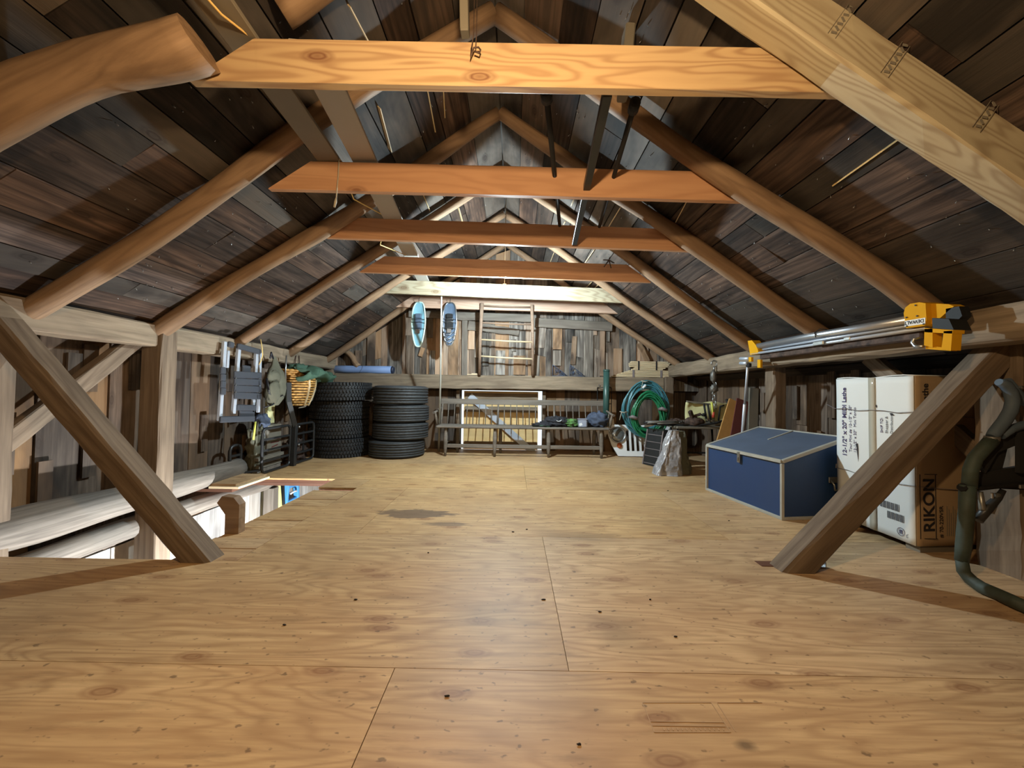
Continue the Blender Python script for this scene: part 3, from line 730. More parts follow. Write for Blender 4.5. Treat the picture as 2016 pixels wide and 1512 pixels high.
b = MB(); b.tube([(-3.0, 5.03, -.2), (-2.99, 5.05, -.6), (-3.0, 5.04, -.9)], .018); tag(b.build('black_pipe', 'black'), 'thin black pipe beside the blue stool inside the stair opening', 'pipe')

# ------------------------------------------------------------------ lamps
def bulb(loc, top, w_, col, mat, label, stem=True):
    t_ = thing('light_bulb', label, 'lamp', loc)
    L = Vector(loc)
    b = MB(); b.lathe([(.001, -.052), (.018, -.048), (.028, -.034), (.031, -.016), (.029, 0), (.020, .018), (.015, .032)], Matrix.Translation(L), 24)
    g = b.build('bulb_glass', mat, t_)
    area = 4*PI*.03**2
    M[mat].node_tree.nodes['Principled BSDF'].inputs['Emission Strength'].default_value = w_/(area*PI)
    b = MB(); b.lathe([(.015, .034), (.018, .036), (.024, .045), (.027, .075), (.020, .085), (.001, .086)], Matrix.Translation(L), 24); b.build('bulb_socket', 'socket', t_)
    if top is not None:
        b = MB(); b.tube([L+Vector((0, 0, .085)), (L+Vector(top))/2+Vector((.004, 0, .03)), Vector(top)], .004, 6); b.build('cord', 'twine', t_)
c = AT(993, 574, 4.22)
bulb(c, (c.x+.0, 4.22, roofz(c.x)-.01), FAR_W, FAR_COL, 'bulbfar', 'lit bare bulb hanging between the tie beams in the middle of the roof')
bulb((-.05, .36, 1.95), (-.05, .36, roofz(-.05)-.01), NEAR_W, NEAR_COL, 'bulbnear', 'warm bare bulb hanging overhead, above the viewer')
bulb((-1.45, 3.1, -1.15), (-1.45, 3.1, -.205), LOW_W, LOW_COL, 'bulblow', 'cool bare bulb under the floor that lights the stair opening')
# ------------------------------------------------------------------ tires
def tyre(loc, R0, W_, mat, style, label, group, rz=0, tilt=0):
    t_ = thing('tire', label, 'tire', loc, group, rz)
    T = WORLD[t_.name] @ Matrix.Rotation(tilt, 4, 'X'); h = W_/2
    prof = [(R0*.60, h-.035), (R0*.66, h-.012), (R0*.80, h-.001), (R0*.90, h-.006), (R0*.945, h-.020), (R0*.965, h-.045)]
    prof = prof + [(r, -z) for r, z in reversed(prof)]
    prof += [(R0*.585, -h+.05), (R0*.585, h-.05)]
    T2 = T @ Matrix.Translation((0, 0, h))
    b = MB(); b.lathe(prof, T2, 56, closed=True); b.build('sidewall', mat, t_)
    b = MB(); n = 62
    if style == 'rib':
        z = -h+.022; ws = [.030, .026, .036, .036, .026, .030]; tot = sum(ws); g = (W_-.044-tot)/5
        for w_ in ws:
            b.lathe([(R0*.955, z), (R0*.998, z+.003), (R0*.998, z+w_-.003), (R0*.955, z+w_)], T2, 56, smooth=True); z += w_+g
    else:
        for k in range(n):
            a = 2*PI*k/n
            for j, (z0, wz, sk) in enumerate(((-h+.028, .044, .010), (-h*.42, .040, -.03), (0, .046, .03), (h*.42, .040, -.03), (h-.028, .044, .010))):
                da = (.5 if j % 2 else 0)*2*PI/n; aw = 2*PI/n*.74*R0
                Mr = Matrix.Rotation(a+da, 4, 'Z') @ Matrix.Translation((R0*.978, 0, z0)) @ Matrix.Rotation(sk*12, 4, 'X')
                b.box((0, 0, 0), (1, 1, 1)); vs = b.v[-8:]
                for i, v in enumerate(vs):
                    k_ = .86 if v.x > 0 else 1
                    b.v[len(b.v)-8+i] = T2 @ Mr @ Vector((v.x*R0*.05, v.y*aw*k_, v.z*wz*k_))
    b.build('tread', mat, t_)
    return t_
ypx = [(902, 1.0, 'lowest'), (862, 0, 'second from the floor'), (827, 0, 'third from the floor'), (790, 0, 'topmost')]
zc = 0.0; cx = -2.53
pos_ = ['lowest', 'second from the floor', 'third from the floor', 'topmost']
for i in range(4):
    tyre((cx+(.015, -.03, -.025, -.005)[i], 5.655+(.0, .01, 0, -.03)[i], zc), (.405, .405, .405, .43)[i], .262, 'rubber', 'lug', pos_[i]+' chunky-treaded black tire of the left stack', 'chunky tires in the left stack', rz=i*.7, tilt=(0, 0, 0, -.015)[i]); zc += .264
zc = 0.0; cx = -1.665
for i in range(4):
    tyre((cx+(-.035, .012, .015, .0)[i], 5.66+(-.02, 0, .01, 0)[i], zc), .395, (.245, .245, .25, .27)[i], 'rubber2', 'rib', pos_[i]+' straight-ribbed dusty tire of the right stack', 'ribbed tires in the right stack', rz=i*.5); zc += (.247, .247, .252, 0)[i]

# ------------------------------------------------------------------ blue foam roll on the girt
t_ = thing('foam_roll', 'blue rolled foam pad lying on the cross timber above the tires', 'mat', AT(710, 742, 6.11))
a, c = AT(648, 732, 6.10), AT(771, 736, 6.10); a.z = c.z = 1.21+.062
b = MB(); b.tube([a, a.lerp(c, .3), a.lerp(c, .6), c], .060, 20); b.build('roll', 'mat', t_)
b = MB(); b.tube([a+Vector((-.012, .012, -.006)), c+Vector((.02, .012, -.006))], .0585, 20); b.tube([c+Vector((.0, 0, 0)), c+Vector((.035, 0, -.004))], [.060, .050], 20); b.build('backing', 'navy', t_)
b = MB(); m_ = a.lerp(c, .52); b.tube([m_+Vector((.03*math.sin(k*.8), .063*math.cos(k*.52+1.57)-.0, .063*math.sin(k*.52+1.57))) for k in range(13)], .0025, 5); b.build('tie_cord', 'navy', t_)

# ------------------------------------------------------------------ snowshoes
def snowshoe(px, ytop, ybot, half, mats, label, dark):
    p, q = AT(px, ytop, 5.66), AT(px+1, ybot, 5.66); L = p.z-q.z; hw = half/757*5.66
    t_ = thing('snowshoe', label, 'snowshoe', (p.x, 5.66, q.z), 'snowshoes hanging under the far tie beam')
    def out(s, sh=1.0):   # outline: rounded toe at the top, narrow tail below
        pts = []
        for k in range(40):
            a = 2*PI*k/40; x = math.copysign(abs(math.sin(a))**.6, math.sin(a)); y = math.cos(a)
            wdt = hw*(1.0 if y > .1 else 1-.30*((.1-y)/1.1)**1.2)
            pts.append(Vector((p.x+x*wdt*s, 5.66-.01+(.03*max(0, y-.6)/.4), (p.z+q.z)/2+y*L/2*sh)))
        return pts
    b = MB(); b.tube(out(.93, .97), .011, 8, closed=True); b.build('frame', mats[0], t_)
    b = MB(); o_ = out(.90, .95); c_ = Vector((p.x, 5.66, (p.z+q.z)/2))
    b.add([c_]+o_+[c_+Vector((0, .012, 0))]+[v+Vector((0, .012, 0)) for v in o_],
          [(0, 1+(k+1) % 40, 1+k) for k in range(40)]+[(41, 42+k, 42+(k+1) % 40) for k in range(40)]+[(1+k, 1+(k+1) % 40, 42+(k+1) % 40, 42+k) for k in range(40)])
    b.build('deck', mats[1], t_)
    b = MB(); cz = p.z-L*.50
    b.cbox((p.x, 5.635, cz), (hw*1.0, .03, L*.26), .012); b.cbox((p.x, 5.625, cz+L*.17), (hw*.9, .04, L*.10), .012)
    b.build('binding', mats[2], t_)
    b = MB()
    for z, w_ in ((cz+L*.10, 1.05), (cz+.02, 1.15), (cz-L*.10, 1.1)):
        b.tube([(p.x-hw*w_*.8, 5.635, z+.01), (p.x-hw*.3, 5.605, z-.004), (p.x+hw*.3, 5.603, z+.006), (p.x+hw*w_*.8, 5.635, z-.006)], .009, 6, flat=.4)
    if dark:
        for k in range(3): b.tube([(p.x-hw*.8, 5.63, q.z+L*(.14+.09*k)), (p.x, 5.60, q.z+L*(.06+.09*k)), (p.x+hw*.8, 5.63, q.z+L*(.15+.09*k))], .007, 6)
    b.build('strap', 'blackstrap' if not dark else 'steel', t_)
    b = MB(); b.box((p.x, 5.625, cz-L*.16), (hw*.55, .01, L*.09)); b.build('heel_plate', 'steel', t_)
    b = MB(); b.tube([(p.x, 5.65, p.z-.03), (p.x+.012, 5.60, p.z+.02), (p.x, 5.69, p.z+.06)], .004, 6); b.build('hanging_loop', 'blackstrap', t_)
snowshoe(825, 593, 684, 14.5, ('palemint', 'frost', 'slategrey'), 'pale mint and blue snowshoe, left of the hanging pair', False)
snowshoe(886, 594, 682, 15, ('steel', 'slategrey', 'black'), 'black snowshoe with shiny straps, right of the hanging pair', True)

# ------------------------------------------------------------------ pole, ladder
p0, p1 = AT(861, 835, 5.72), AT(869, 590, 5.02)
p0 = Vector((-1.165, 6.045, .0)); p1.z = tie_z(4, p1.x)-.002
b = MB(); b.tube([p0, p0.lerp(p1, .5)+Vector((.006, 0, 0)), p1], [.016, .013, .010], 10)
t_ = b.build('thin_pole', 'trimgrey'); tag(t_, 'thin pale pole leaning upright left of the bench up to the tie beam', 'pole')
t_ = thing('wooden_ladder', 'wooden ladder with worn rungs leaning on the far pinkish tie beam', 'ladder', (-.12, 6.0, 1.21))
tops, bots = (AT(949, 597, 5.665), AT(1047, 600, 5.665)), (AT(944, 740, 6.03), AT(1049, 747, 6.03))
for i in range(2):
    bt = bots[i].copy(); bt.z = 1.212
    b = MB(); b.tube([bt, bt.lerp(tops[i], .5)+Vector(((-.008, .006)[i], 0, 0)), tops[i]+Vector((0, 0, 0))], [.026, .023, .030 if i == 0 else .024], 10); b.build('rail', 'oldladder', t_)
for k, f_ in enumerate((.97, .745, .515, .285)):
    a, c = bots[0].lerp(tops[0], f_), bots[1].lerp(tops[1], f_)
    b = MB(); b.tube([a, a.lerp(c, .5)+Vector((0, 0, -.006)), c], .013, 8); b.build('rung', 'lath' if k > 1 else 'oldladder', t_)

# ------------------------------------------------------------------ spindle bench
t_ = thing('spindle_bench', 'long weathered grey spindle-back bench against the far wall', 'bench', (.13, 5.8, 0))
sl0, sr0 = AT(858, 837, 5.60), AT(1201, 847, 5.60); zs = .445; xL, xR = sl0.x, sr0.x
b = MB(); b.cbox(((xL+xR)/2, 5.79, zs-.018), (xR-xL, .40, .034), .014); b.build('seat', 'oldgrey', t_)
for x, y in [(AT(px, 870, 5.64).x, 5.66) for px in (877, 974, 1080, 1184)] + [(AT(px, 870, 5.95).x, 5.95) for px in (900, 985, 1078, 1170)]:
    b = MB(); sp = .03 if y > 5.8 else -.03
    b.tube([(x, y+sp, .0), (x, y+sp*.8, .12), (x, y+sp*.5, .27), (x, y+sp*.2, .36), (x, y, zs-.03)], [.017, .026, .031, .024, .022], 10); b.build('leg', 'oldgrey', t_)
xa, xb = AT(877, 880, 5.64).x, AT(1184, 880, 5.64).x
b = MB(); b.cbox(((xa+xb)/2, 5.645, .150), (xb-xa, .025, .055), .008); b.build('front_stretcher', 'oldgrey', t_)
for k, px in enumerate((877, 974, 1080, 1184)):
    x = AT(px, 870, 5.64).x; b = MB(); b.tube([(x, 5.65, .19), (x+.01, 5.94, .19)], .012, 8); b.build('side_stretcher', 'oldgrey', t_)
r0, r1 = AT(868, 792, 6.03), AT(1192, 804, 6.03); zr = .80
b = MB(); b.cbox(((r0.x+r1.x)/2, 6.03, zr-.01), (r1.x-r0.x, .024, .085), .008); b.build('back_rail', 'oldgrey', t_)
n = 27
for k in range(n):
    x = r0.x+.03+(r1.x-r0.x-.06)*k/(n-1); th = .016 if k in (0, 9, 18, n-1) else .0078
    b = MB(); b.tube([(x, 5.935, zs), (x, 5.975, .60), (x, 6.022, zr-.045)], [th*.85, th*1.05, th*.8], 7); b.build('spindle', 'oldgrey', t_)
for sx, x in ((-1, r0.x+.02), (1, r1.x-.02)):
    b = MB(); b.tube([(x, 6.02, .70), (x+sx*.015, 5.86, .672), (x+sx*.03, 5.70, .64), (x+sx*.05, 5.64, .625)], [.014, .018, .022, .026], 8, flat=.7)
    b.tube([(x+sx*.035, 5.68, .64), (x+sx*.02, 5.69, .54), (x+sx*.01, 5.70, zs)], [.013, .019, .013], 8)
    b.tube([(x+sx*.02, 5.80, .655), (x+sx*.01, 5.81, .54), (x+sx*.005, 5.82, zs)], [.010, .016, .010], 8)
    b.build('arm', 'oldgrey', t_)

def bundle(name, label, cat, mat, c, rad, seed, amp=.35, freq=3.0, flat=None):
    b = MB(); b.blob(c, rad, seed, amp, freq, 34, 22, flat)
    return tag(b.build(name, mat), label, cat)
# things lying on the bench seat
t_ = thing('jacket', 'crumpled black jacket with white print lying on the bench', 'jacket', (AT(1088, 838, 5.75).x, 5.78, zs))
c = AT(1088, 838, 5.72)
b = MB(); b.blob((c.x+.06, 5.80, zs+.055), (.20, .14, .085), 3, .5, 3.4, 34, 22, -.054); b.blob((c.x-.14, 5.72, zs+.025), (.16, .12, .035), 9, .4, 4, 30, 16, -.024); b.build('body_fabric', 'blackcloth', t_)
b = MB(); q = AT(1101, 829, 5.655); b.tube([q+Vector((-.04, 0, .01)), q+Vector((-.02, -.006, -.004)), q+Vector((.01, -.004, .0)), q+Vector((.035, .01, .016))], .010, 6, flat=.5); b.build('white_print', 'white', t_)
b = MB(); b.tube([(c.x-.29, 5.66, zs+.018), (c.x-.16, 5.615, zs+.02), (c.x-.05, 5.61, zs+.006)], .009, 6); b.build('green_hem', 'cloth', t_)
c = AT(1124, 836, 5.72); bundle('camouflage_jacket', 'crumpled lime green camouflage cloth on the bench beside the black jacket', 'jacket', 'lime', (c.x, 5.76, zs+.045), (.12, .12, .065), 12, .42, 3.0, -.044)
t_ = thing('storage_box', 'small milky plastic box with a white label on the bench', 'box', (AT(1147, 838, 5.68).x, 5.70, zs))
c = WORLD[t_.name].translation
b = MB(); b.cbox((c.x, 5.70, zs+.058), (.125, .12, .112), .014); b.build('tub', 'clearbox', t_)
b = MB(); b.cbox((c.x, 5.70, zs+.119), (.135, .13, .012), .014); b.build('lid', 'clearbox', t_)
b = MB(); b.box((c.x-.035, 5.6385, zs+.045), (.045, .0015, .038), Matrix.Rotation(-.35, 3, 'Y')); b.build('sticker', 'white', t_)
c = AT(1178, 826, 5.72); bundle('drawstring_bag', 'slumped blue-grey cloth bag at the right end of the bench', 'bag', 'bluecloth', (c.x+.0, 5.80, zs+.10), (.15, .13, .118), 5, .4, 3.2, -.099)
# green rod tube and its wire rack
t_ = thing('rod_tube', 'dark green metal tube standing upright at the right end of the bench', 'tube', (AT(1192, 838, 5.9).x, 5.99, zs))
x = AT(1192, 780, 6.0).x
b = MB(); b.tube([(x, 5.95, zs), (x, 5.95, 1.30)], .047, 20); b.build('tube_body', 'greentube', t_)
b = MB(); b.tube([(x, 5.95, 1.285), (x, 5.95, 1.318)], .050, 20); b.tube([(x, 5.95, zs+.001), (x, 5.95, zs+.04)], .050, 20); b.build('end_cap', 'greentube', t_)
t_ = thing('wire_rack', 'thin black wire bracket with two screws around the green tube', 'bracket', (x, 6.05, .6))
b = MB(); z0, z1 = AT(1190, 820, 6.05).z, AT(1190, 763, 6.05).z
for s_ in (-.115, .105): b.tube([(x+s_, 6.055, z1), (x+s_, 6.05, (z0+z1)/2), (x+s_, 6.055, z0)], .006, 6)
b.tube([(x-.115, 6.055, z1), (x-.06, 5.99, z1), (x+.06, 5.99, z1), (x+.105, 6.055, z1)], .006, 6); b.tube([(x-.115, 6.05, z0), (x+.105, 6.05, z0)], .006, 6)
b.tube([(x-.115, 6.05, z0+.2), (x+.105, 6.05, z0+.2)], .006, 6)
b.build('wire_frame', 'black', t_)
for s_ in (-.085, .075):
    b = MB(); b.tube([(x+s_, 6.066, z1+.035), (x+s_, 6.05, z1+.035)], .011, 10); b.build('screw', 'steel', t_)

# ------------------------------------------------------------------ batten bundles on the girt
Lg = 'pale sawn batten in the upper strapped bundle on the cross timber'
zt = 1.213
def battens(px0s, px1s, z, gap, label, group, dep):
    for k, (a, c) in enumerate(zip(px0s, px1s)):
        xa, xb = AT(a, 730, 6.05).x, AT(c, 730, 6.05).x
        t_ = timber('batten', (xa, dep, z+gap/2), (xb, dep, z+gap/2), .09, gap-.004, 'lath', rough=.001, n=4, ch=.003, seed=k)
        tag(t_, label, 'board', group); z += gap
    return z
n1 = 6
z = battens([1206, 1212, 1219, 1226, 1232, 1240], [1322, 1322, 1323, 1322, 1323, 1322], zt, .0185, 'pale sawn batten in the lower, longer strapped bundle on the cross timber', 'battens in the lower strapped bundle', 6.115)
zz = z
z = battens([1246, 1250, 1242, 1241, 1241, 1244], [1306, 1311, 1316, 1318, 1320, 1316], z+.001, .0235, 'pale sawn batten in the upper, shorter strapped bundle on the cross timber', 'battens in the upper strapped bundle', 6.11)
def strapping(px, z0, z1, mat, label, w_=.022, dep=6.115, hd=.047):
    x = AT(px, 730, 6.05).x; b = MB()
    b.bb((x-w_/2, dep-hd-.003, z0), (x+w_/2, dep-hd, z1)); b.bb((x-w_/2, dep+hd, z0), (x+w_/2, dep+hd+.003, z1)); b.bb((x-w_/2, dep-hd, z1), (x+w_/2, dep+hd, z1+.003))
    tag(b.build('band', mat), label, 'strap')
strapping(1258, zz+.002, z, 'blackstrap', 'left black strap round the upper batten bundle', dep=6.11); strapping(1293, zz+.002, z, 'blackstrap', 'right black strap round the upper batten bundle', dep=6.11)
strapping(1248, zt, zz-.002, 'strap', 'left grey strap round the lower batten bundle', .034); strapping(1303, zt, zz-.002, 'strap', 'right grey strap round the lower batten bundle', .034)
# pierced scrolls standing on the girt
for i, (pa, pb, lb) in enumerate(((1087, 1118, 'left of two small blue-grey pierced ornaments standing on the cross timber'), (1121, 1152, 'right of two small blue-grey pierced ornaments standing on the cross timber'))):
    a, c = AT(pa, 746, 6.14), AT(pb, 746, 6.14); zt_ = AT(pa, 718, 6.14).z; b = MB(); W2, H2 = c.x-a.x, zt_-1.212
    def P_(u, v): return Vector((a.x+u*W2, 6.15, 1.214+v*H2))
    b.tube([P_(0, .02), P_(1, .02)], .005, 6); b.tube([P_(.02, 0), P_(.02, .98)], .005, 6); b.tube([P_(.02, .98), P_(.3, .72), P_(.55, .5), P_(.98, .03)], .005, 6)
    rr = random.Random(i)
    for k in range(15):
        u = rr.uniform(.05, .85); v = rr.uniform(.04, max(.06, .92-u)); r_ = rr.uniform(.05, .10)
        b.tube([P_(u+r_*math.cos(q)*.9, v+r_*math.sin(q)*(W2/H2)) for q in [2*PI*j/9 for j in range(9)]], .004, 5, closed=True)
    tag(b.build('pierced_ornament', 'bluecloth'), lb, 'ornament')
b = MB(); p = AT(930, 744, 6.08); b.box((p.x, 6.10, 1.219), (.17, .04, .012)); b.box((p.x+.03, 6.10, 1.231), (.09, .035, .012)); tag(b.build('wood_scrap', 'lath'), 'small scraps of wood lying on the cross timber left of the ladder foot', 'scrap')

# ------------------------------------------------------------------ hoses on the far wall
def coil(cpx, cpy, rx, ry, loops, r, Y0, seed, spread):
    rr = random.Random(seed); c = AT(cpx, cpy, Y0); pts = []
    for l_ in range(loops):
        ex, ey = rx*(1-spread*rr.random()), ry*(1-spread*rr.random()); ox, oy, yo = rr.uniform(-.010, .010), rr.uniform(-.02, .006), rr.uniform(0, .075)
        for k in range(28):
            a = 2*PI*k/28; t = (l_*28+k)
            pts.append(Vector((c.x+ox+ex*math.cos(a), Y0+yo+.01*math.sin(a*2+l_), c.z+oy+ey*math.sin(a)-.02*math.cos(2*a))))
    sm = [pts[0]] + [(pts[i-1]+pts[i]*2+pts[i+1])/4 for i in range(1, len(pts)-1)] + [pts[-1]]
    return sm, r, c
t_ = thing('garden_hose', 'large teal garden hose coil hanging on the far wall, outermost', 'hose', (AT(1273, 808, 5.9).x, 5.98, .35))
sm, r, c = coil(1273, 806, .355, .425, 16, .0115, 5.70, 3, .30)
b = MB(); b.tube(sm, r, 8); b.build('hose_coil', 'hoseblue', t_)
b = MB(); q = AT(1265, 764, 5.66); b.tube([q, q+Vector((.045, -.01, .045))], [.016, .019], 10); b.build('fitting', 'white', t_)
b = MB()
for px, py in ((1226, 812), (1268, 752)):
    q = AT(px, py, 5.70); b.tube([q+Vector((-.05, -.02, .015)), q+Vector((0, -.05, .0)), q+Vector((.06, -.02, .012)), q+Vector((.03, .10, .0))], .007, 6); b.tube([q+Vector((-.03, -.04, 0)), q+Vector((-.06, -.05, -.11))], .005, 5)
b.build('tie_cord', 'twine', t_)
t_ = thing('garden_hose', 'green garden hose coil hanging inside the larger teal coil', 'hose', (AT(1280, 818, 5.8).x, 5.84, .38))
sm, r, c = coil(1279, 818, .262, .345, 13, .0105, 5.62, 5, .36)
b = MB(); b.tube(sm, r, 8); b.build('hose_coil', 'hosegreen', t_)
for px, py in ((1248, 822), (1306, 806)):
    b = MB()
    q = AT(px, py, 5.60)
    b.tube([q+Vector((-.055, .03, .0)), q+Vector((-.03, -.03, .015)), q+Vector((.03, -.03, -.012)), q+Vector((.055, .03, .0))], [.02, .026, .024, .018], 8)
    b.build('tape_wrap', 'strap', t_)

# ------------------------------------------------------------------ vehicle grille leaning at the wall
t_ = thing('vehicle_grille', 'white off-road vehicle grille panel with a round headlight, leaning under the hoses', 'car grille', (1.95, 5.66, 0))
p0 = AT(1203, 900, 5.62)
gx0 = AT(1201, 870, 5.86).x; gw = 1.18; gh = .47
def G(u, v, d=0): return Vector((gx0+u, 5.80+v*.22-d*.96, v*.98+.0+.012+d*.2))
holes = [(.245+k*.0745, .075, .048, .245) for k in range(10)]
b = MB()
xs = [0.17]
for (hx, hy, hw_, hh_) in holes[:9]: xs += [hx, hx+hw_]
xs.append(gw-.12)
def slab(u0, v0, u1, v1):
    vs = [G(u0, v0), G(u1, v0), G(u1, v1), G(u0, v1)]; ba = [v+Vector((0, .03, 0)) for v in vs]
    b.add(vs+ba, [(0, 1, 2, 3), (7, 6, 5, 4), (0, 4, 5, 1), (1, 5, 6, 2), (2, 6, 7, 3), (3, 7, 4, 0)])
slab(.17, .0, gw-.12, .075); slab(.17, .385, gw-.12, gh)
i = 0
while i < len(xs)-1: slab(xs[i], .075, xs[i+1], .385); i += 2
# cheek with headlight bucket
pts = [(-.0, gh), (.17, gh), (.17, 0), (.11, 0), (.02, .16), (-.02, .30)]
vs = [G(*q) for q in pts]; ba = [v+Vector((0, .03, 0)) for v in vs]; n = len(vs)
b.add(vs+ba, [tuple(reversed(range(n))), tuple(range(n, 2*n))]+[(i, (i+1) % n, n+(i+1) % n, n+i) for i in range(n)])
b.build('panel', 'white', t_)
hl = AT(1215, 856, 5.88); hl = G(hl.x-gx0, (hl.z-.012)/.98)
Mh = axes(hl+Vector((0, -.005, 0)), (1, 0, 0), (0, .22, .98))
b = MB(); b.lathe([(.122, 0), (.126, .02), (.108, .034), (.104, .012), (.098, .0)], Mh, 36); b.build('headlight_ring', 'steel', t_)
b = MB(); b.lathe([(.104, .012), (.085, .030), (.05, .042), (.001, .046)], Mh, 36); b.build('headlight_lens', 'glass', t_)
q = G(.135, .155, .012); b = MB(); b.lathe([(.040, 0), (.036, .012), (.001, .018)], axes(q, (1, 0, 0), (0, .22, .98)), 20); b.build('turn_signal', 'orange', t_)

# ------------------------------------------------------------------ black bin, film bag and the pile beside the chest
t_ = thing('equipment_case', 'black ribbed plastic case standing on edge beside the plastic-wrapped sack', 'case', (1.86, 5.12, 0))
A_, B_ = AT(1266, 913, 5.14), AT(1290, 921, 4.98); A_ = Vector((1.755, 5.24, 0)); B_ = Vector((1.88, 4.98, 0))
xv = (B_-A_).normalized(); yv = Vector((xv.y*-1, xv.x, 0)); lean = Vector((.075, .03, .47))
b = MB()
def case(b, u0, u1, v0, v1, d0, d1):
    vs = []
    for d in (d0, d1):
        for (u, v) in ((u0, v0), (u1, v0), (u1, v1), (u0, v1)): vs.append(A_ + xv*u + lean*v + yv*d + Vector((0, 0, .004)))
    b.add(vs, [(3, 2, 1, 0), (4, 5, 6, 7), (0, 1, 5, 4), (1, 2, 6, 5), (2, 3, 7, 6), (3, 0, 4, 7)])
L_ = (B_-A_).length
case(b, 0, L_, 0, 1, .0, .16); b.build('shell', 'blacksteel', t_)
b = MB()
for k in range(5): case(b, .02, L_-.02, .05+k*.2, .055+k*.2+.01, -.006, 0)
for u in (.0, L_-.016): case(b, u, u+.016, 0, 1, -.010, 0)
b.build('rib', 'strap', t_)
b = MB(); T_ = A_+lean+xv*L_/2; b.tube([T_-xv*.09+yv*.07, T_-xv*.07+yv*.07+Vector((0, 0, .05)), T_+xv*.07+yv*.07+Vector((0, 0, .05)), T_+xv*.09+yv*.07], .006, 6); b.build('handle', 'black', t_)

def sack(name, label, mat, base, w_, d_, h_, seed, lean=(0, 0), cat='bag', tp=.4):
    b = MB(); rr = random.Random(seed)
    def fn(u, v):
        a = 2*PI*u; f_ = 1-tp*v+.05*math.sin(v*9+seed); z = h_*v
        cx = math.copysign(abs(math.cos(a))**.55, math.cos(a))*w_/2*f_; cy = math.copysign(abs(math.sin(a))**.55, math.sin(a))*d_/2*(1-.6*v)
        n_ = .04*noise.noise(Vector((math.cos(a)*2, math.sin(a)*2, v*3+seed)))+.05*abs(noise.noise(Vector((math.cos(a)*7, math.sin(a)*7, v*4+a*2+seed))))-.03*abs(noise.noise(Vector((math.cos(a)*5+v*6, math.sin(a)*5, v*9+seed))))
        return (base[0]+cx*(1+n_*4)+lean[0]*v, base[1]+cy*(1+n_*6)+lean[1]*v, base[2]+z+(n_*.4 if 0 < v < 1 else 0))
    b.grid(fn, 73, 40, 0)
    o = len(b.v)-73*40
    b.f += [tuple(o+i*40 for i in range(72)), tuple(o+i*40+39 for i in reversed(range(72)))]; b.sm += [False, False]
    return tag(b.build(name, mat), label, cat)
sack('plastic_sack', 'crumpled translucent grey plastic sack standing in front of the rusty tools', 'bag', (1.83, 4.58, .002), .30, .20, .52, 2, (.085, .02), tp=.62)
sack('paper_sack', 'dull brown paper sack right behind the crumpled plastic one', 'canvas', (2.03, 4.72, .002), .20, .26, .50, 7, (-.01, .0))
sack('film_roll', 'grey plastic film bunched beside the blue chest', 'bag', (2.12, 4.94, .002), .12, .16, .46, 13, (.02, .02), 'plastic film')
# folding trestle with rusty tools
t_ = thing('work_trestle', 'black metal work trestle with a long bar, behind the plastic sack', 'trestle', (2.15, 4.95, 0))
b = MB(); zt2 = .56
b.tube([AT(1268, 832, 5.1), AT(1300, 836, 5.1), AT(1372, 838, 4.95), AT(1410, 833, 4.9), AT(1440, 822, 4.9)], .013, 8)
b.tube([AT(1440, 822, 4.9), AT(1436, 800, 4.9), AT(1430, 786, 4.9)], .016, 8); b.build('bar', 'black', t_)
b = MB(); b.cbox((2.42, 5.10, .525), (.66, .34, .03), .008); b.build('top_board', 'umber', t_)
for x, y, dx in ((2.13, 5.0, -.03), (2.68, 5.0, .03), (2.13, 5.22, -.03), (2.68, 5.22, .03)):
    b = MB(); b.tube([(x, y, .51), (x+dx, y, 0)], .014, 8); b.build('leg', 'black', t_)
b = MB(); b.bar((2.13, 5.0, .2), (2.68, 5.0, .2), .02, .02); b.build('cross_bar', 'black', t_)
zq = .541
VX = .15
t_ = thing('bench_vise', 'rusty cast iron vise lying on the work trestle', 'vise', (2.35, 5.0, zq))
b = MB(); b.blob((2.20+VX, 5.02, zq+.05), (.13, .085, .07), 3, .25, 2.5, 26, 16, -.05); b.build('vise_body', 'rust', t_)
b = MB(); b.bar((2.17+VX, 5.0, zq+.10), (2.12+VX, 4.97, zq+.20), .04, .05, ch=.008); b.bar((2.19+VX, 5.0, zq+.13), (2.27+VX, 4.98, zq+.16), .03, .035, ch=.008); b.build('vise_jaw', 'rust', t_)
b = MB(); b.blob((2.30+VX, 4.97, zq+.15), (.032, .022, .022), 3, .1, 2); b.tube([(2.27+VX, 4.98, zq+.15), (2.33+VX, 4.96, zq+.16)], .01); b.build('vise_knob', 'black', t_)
bundle('iron_casting', 'brown rusty lump of iron at the left end of the work trestle', 'scrap metal', 'rust', (2.17, 5.15, zq+.035), (.11, .10, .05), 8, .4, 3.2, -.034)
rr = random.Random(12)
for k in range(5):
    a = Vector((1.72+rr.uniform(0, .25), 4.93+.035*k, .57+.004*k)); c_ = a+Vector((rr.uniform(.35, .5), rr.uniform(-.05, .1), rr.uniform(-.012, .012)))
    b = MB(); b.tube([a, a.lerp(c_, .5)+Vector((0, 0, .012)), c_], .0075, 6)
    b.tube([c_, c_+Vector((.02, .01, .012))], .012, 6); tag(b.build('iron_rod', 'grease'), 'thin rusty iron rod lying across the work trestle behind the plastic sack', 'rod', 'iron rods across the work trestle')
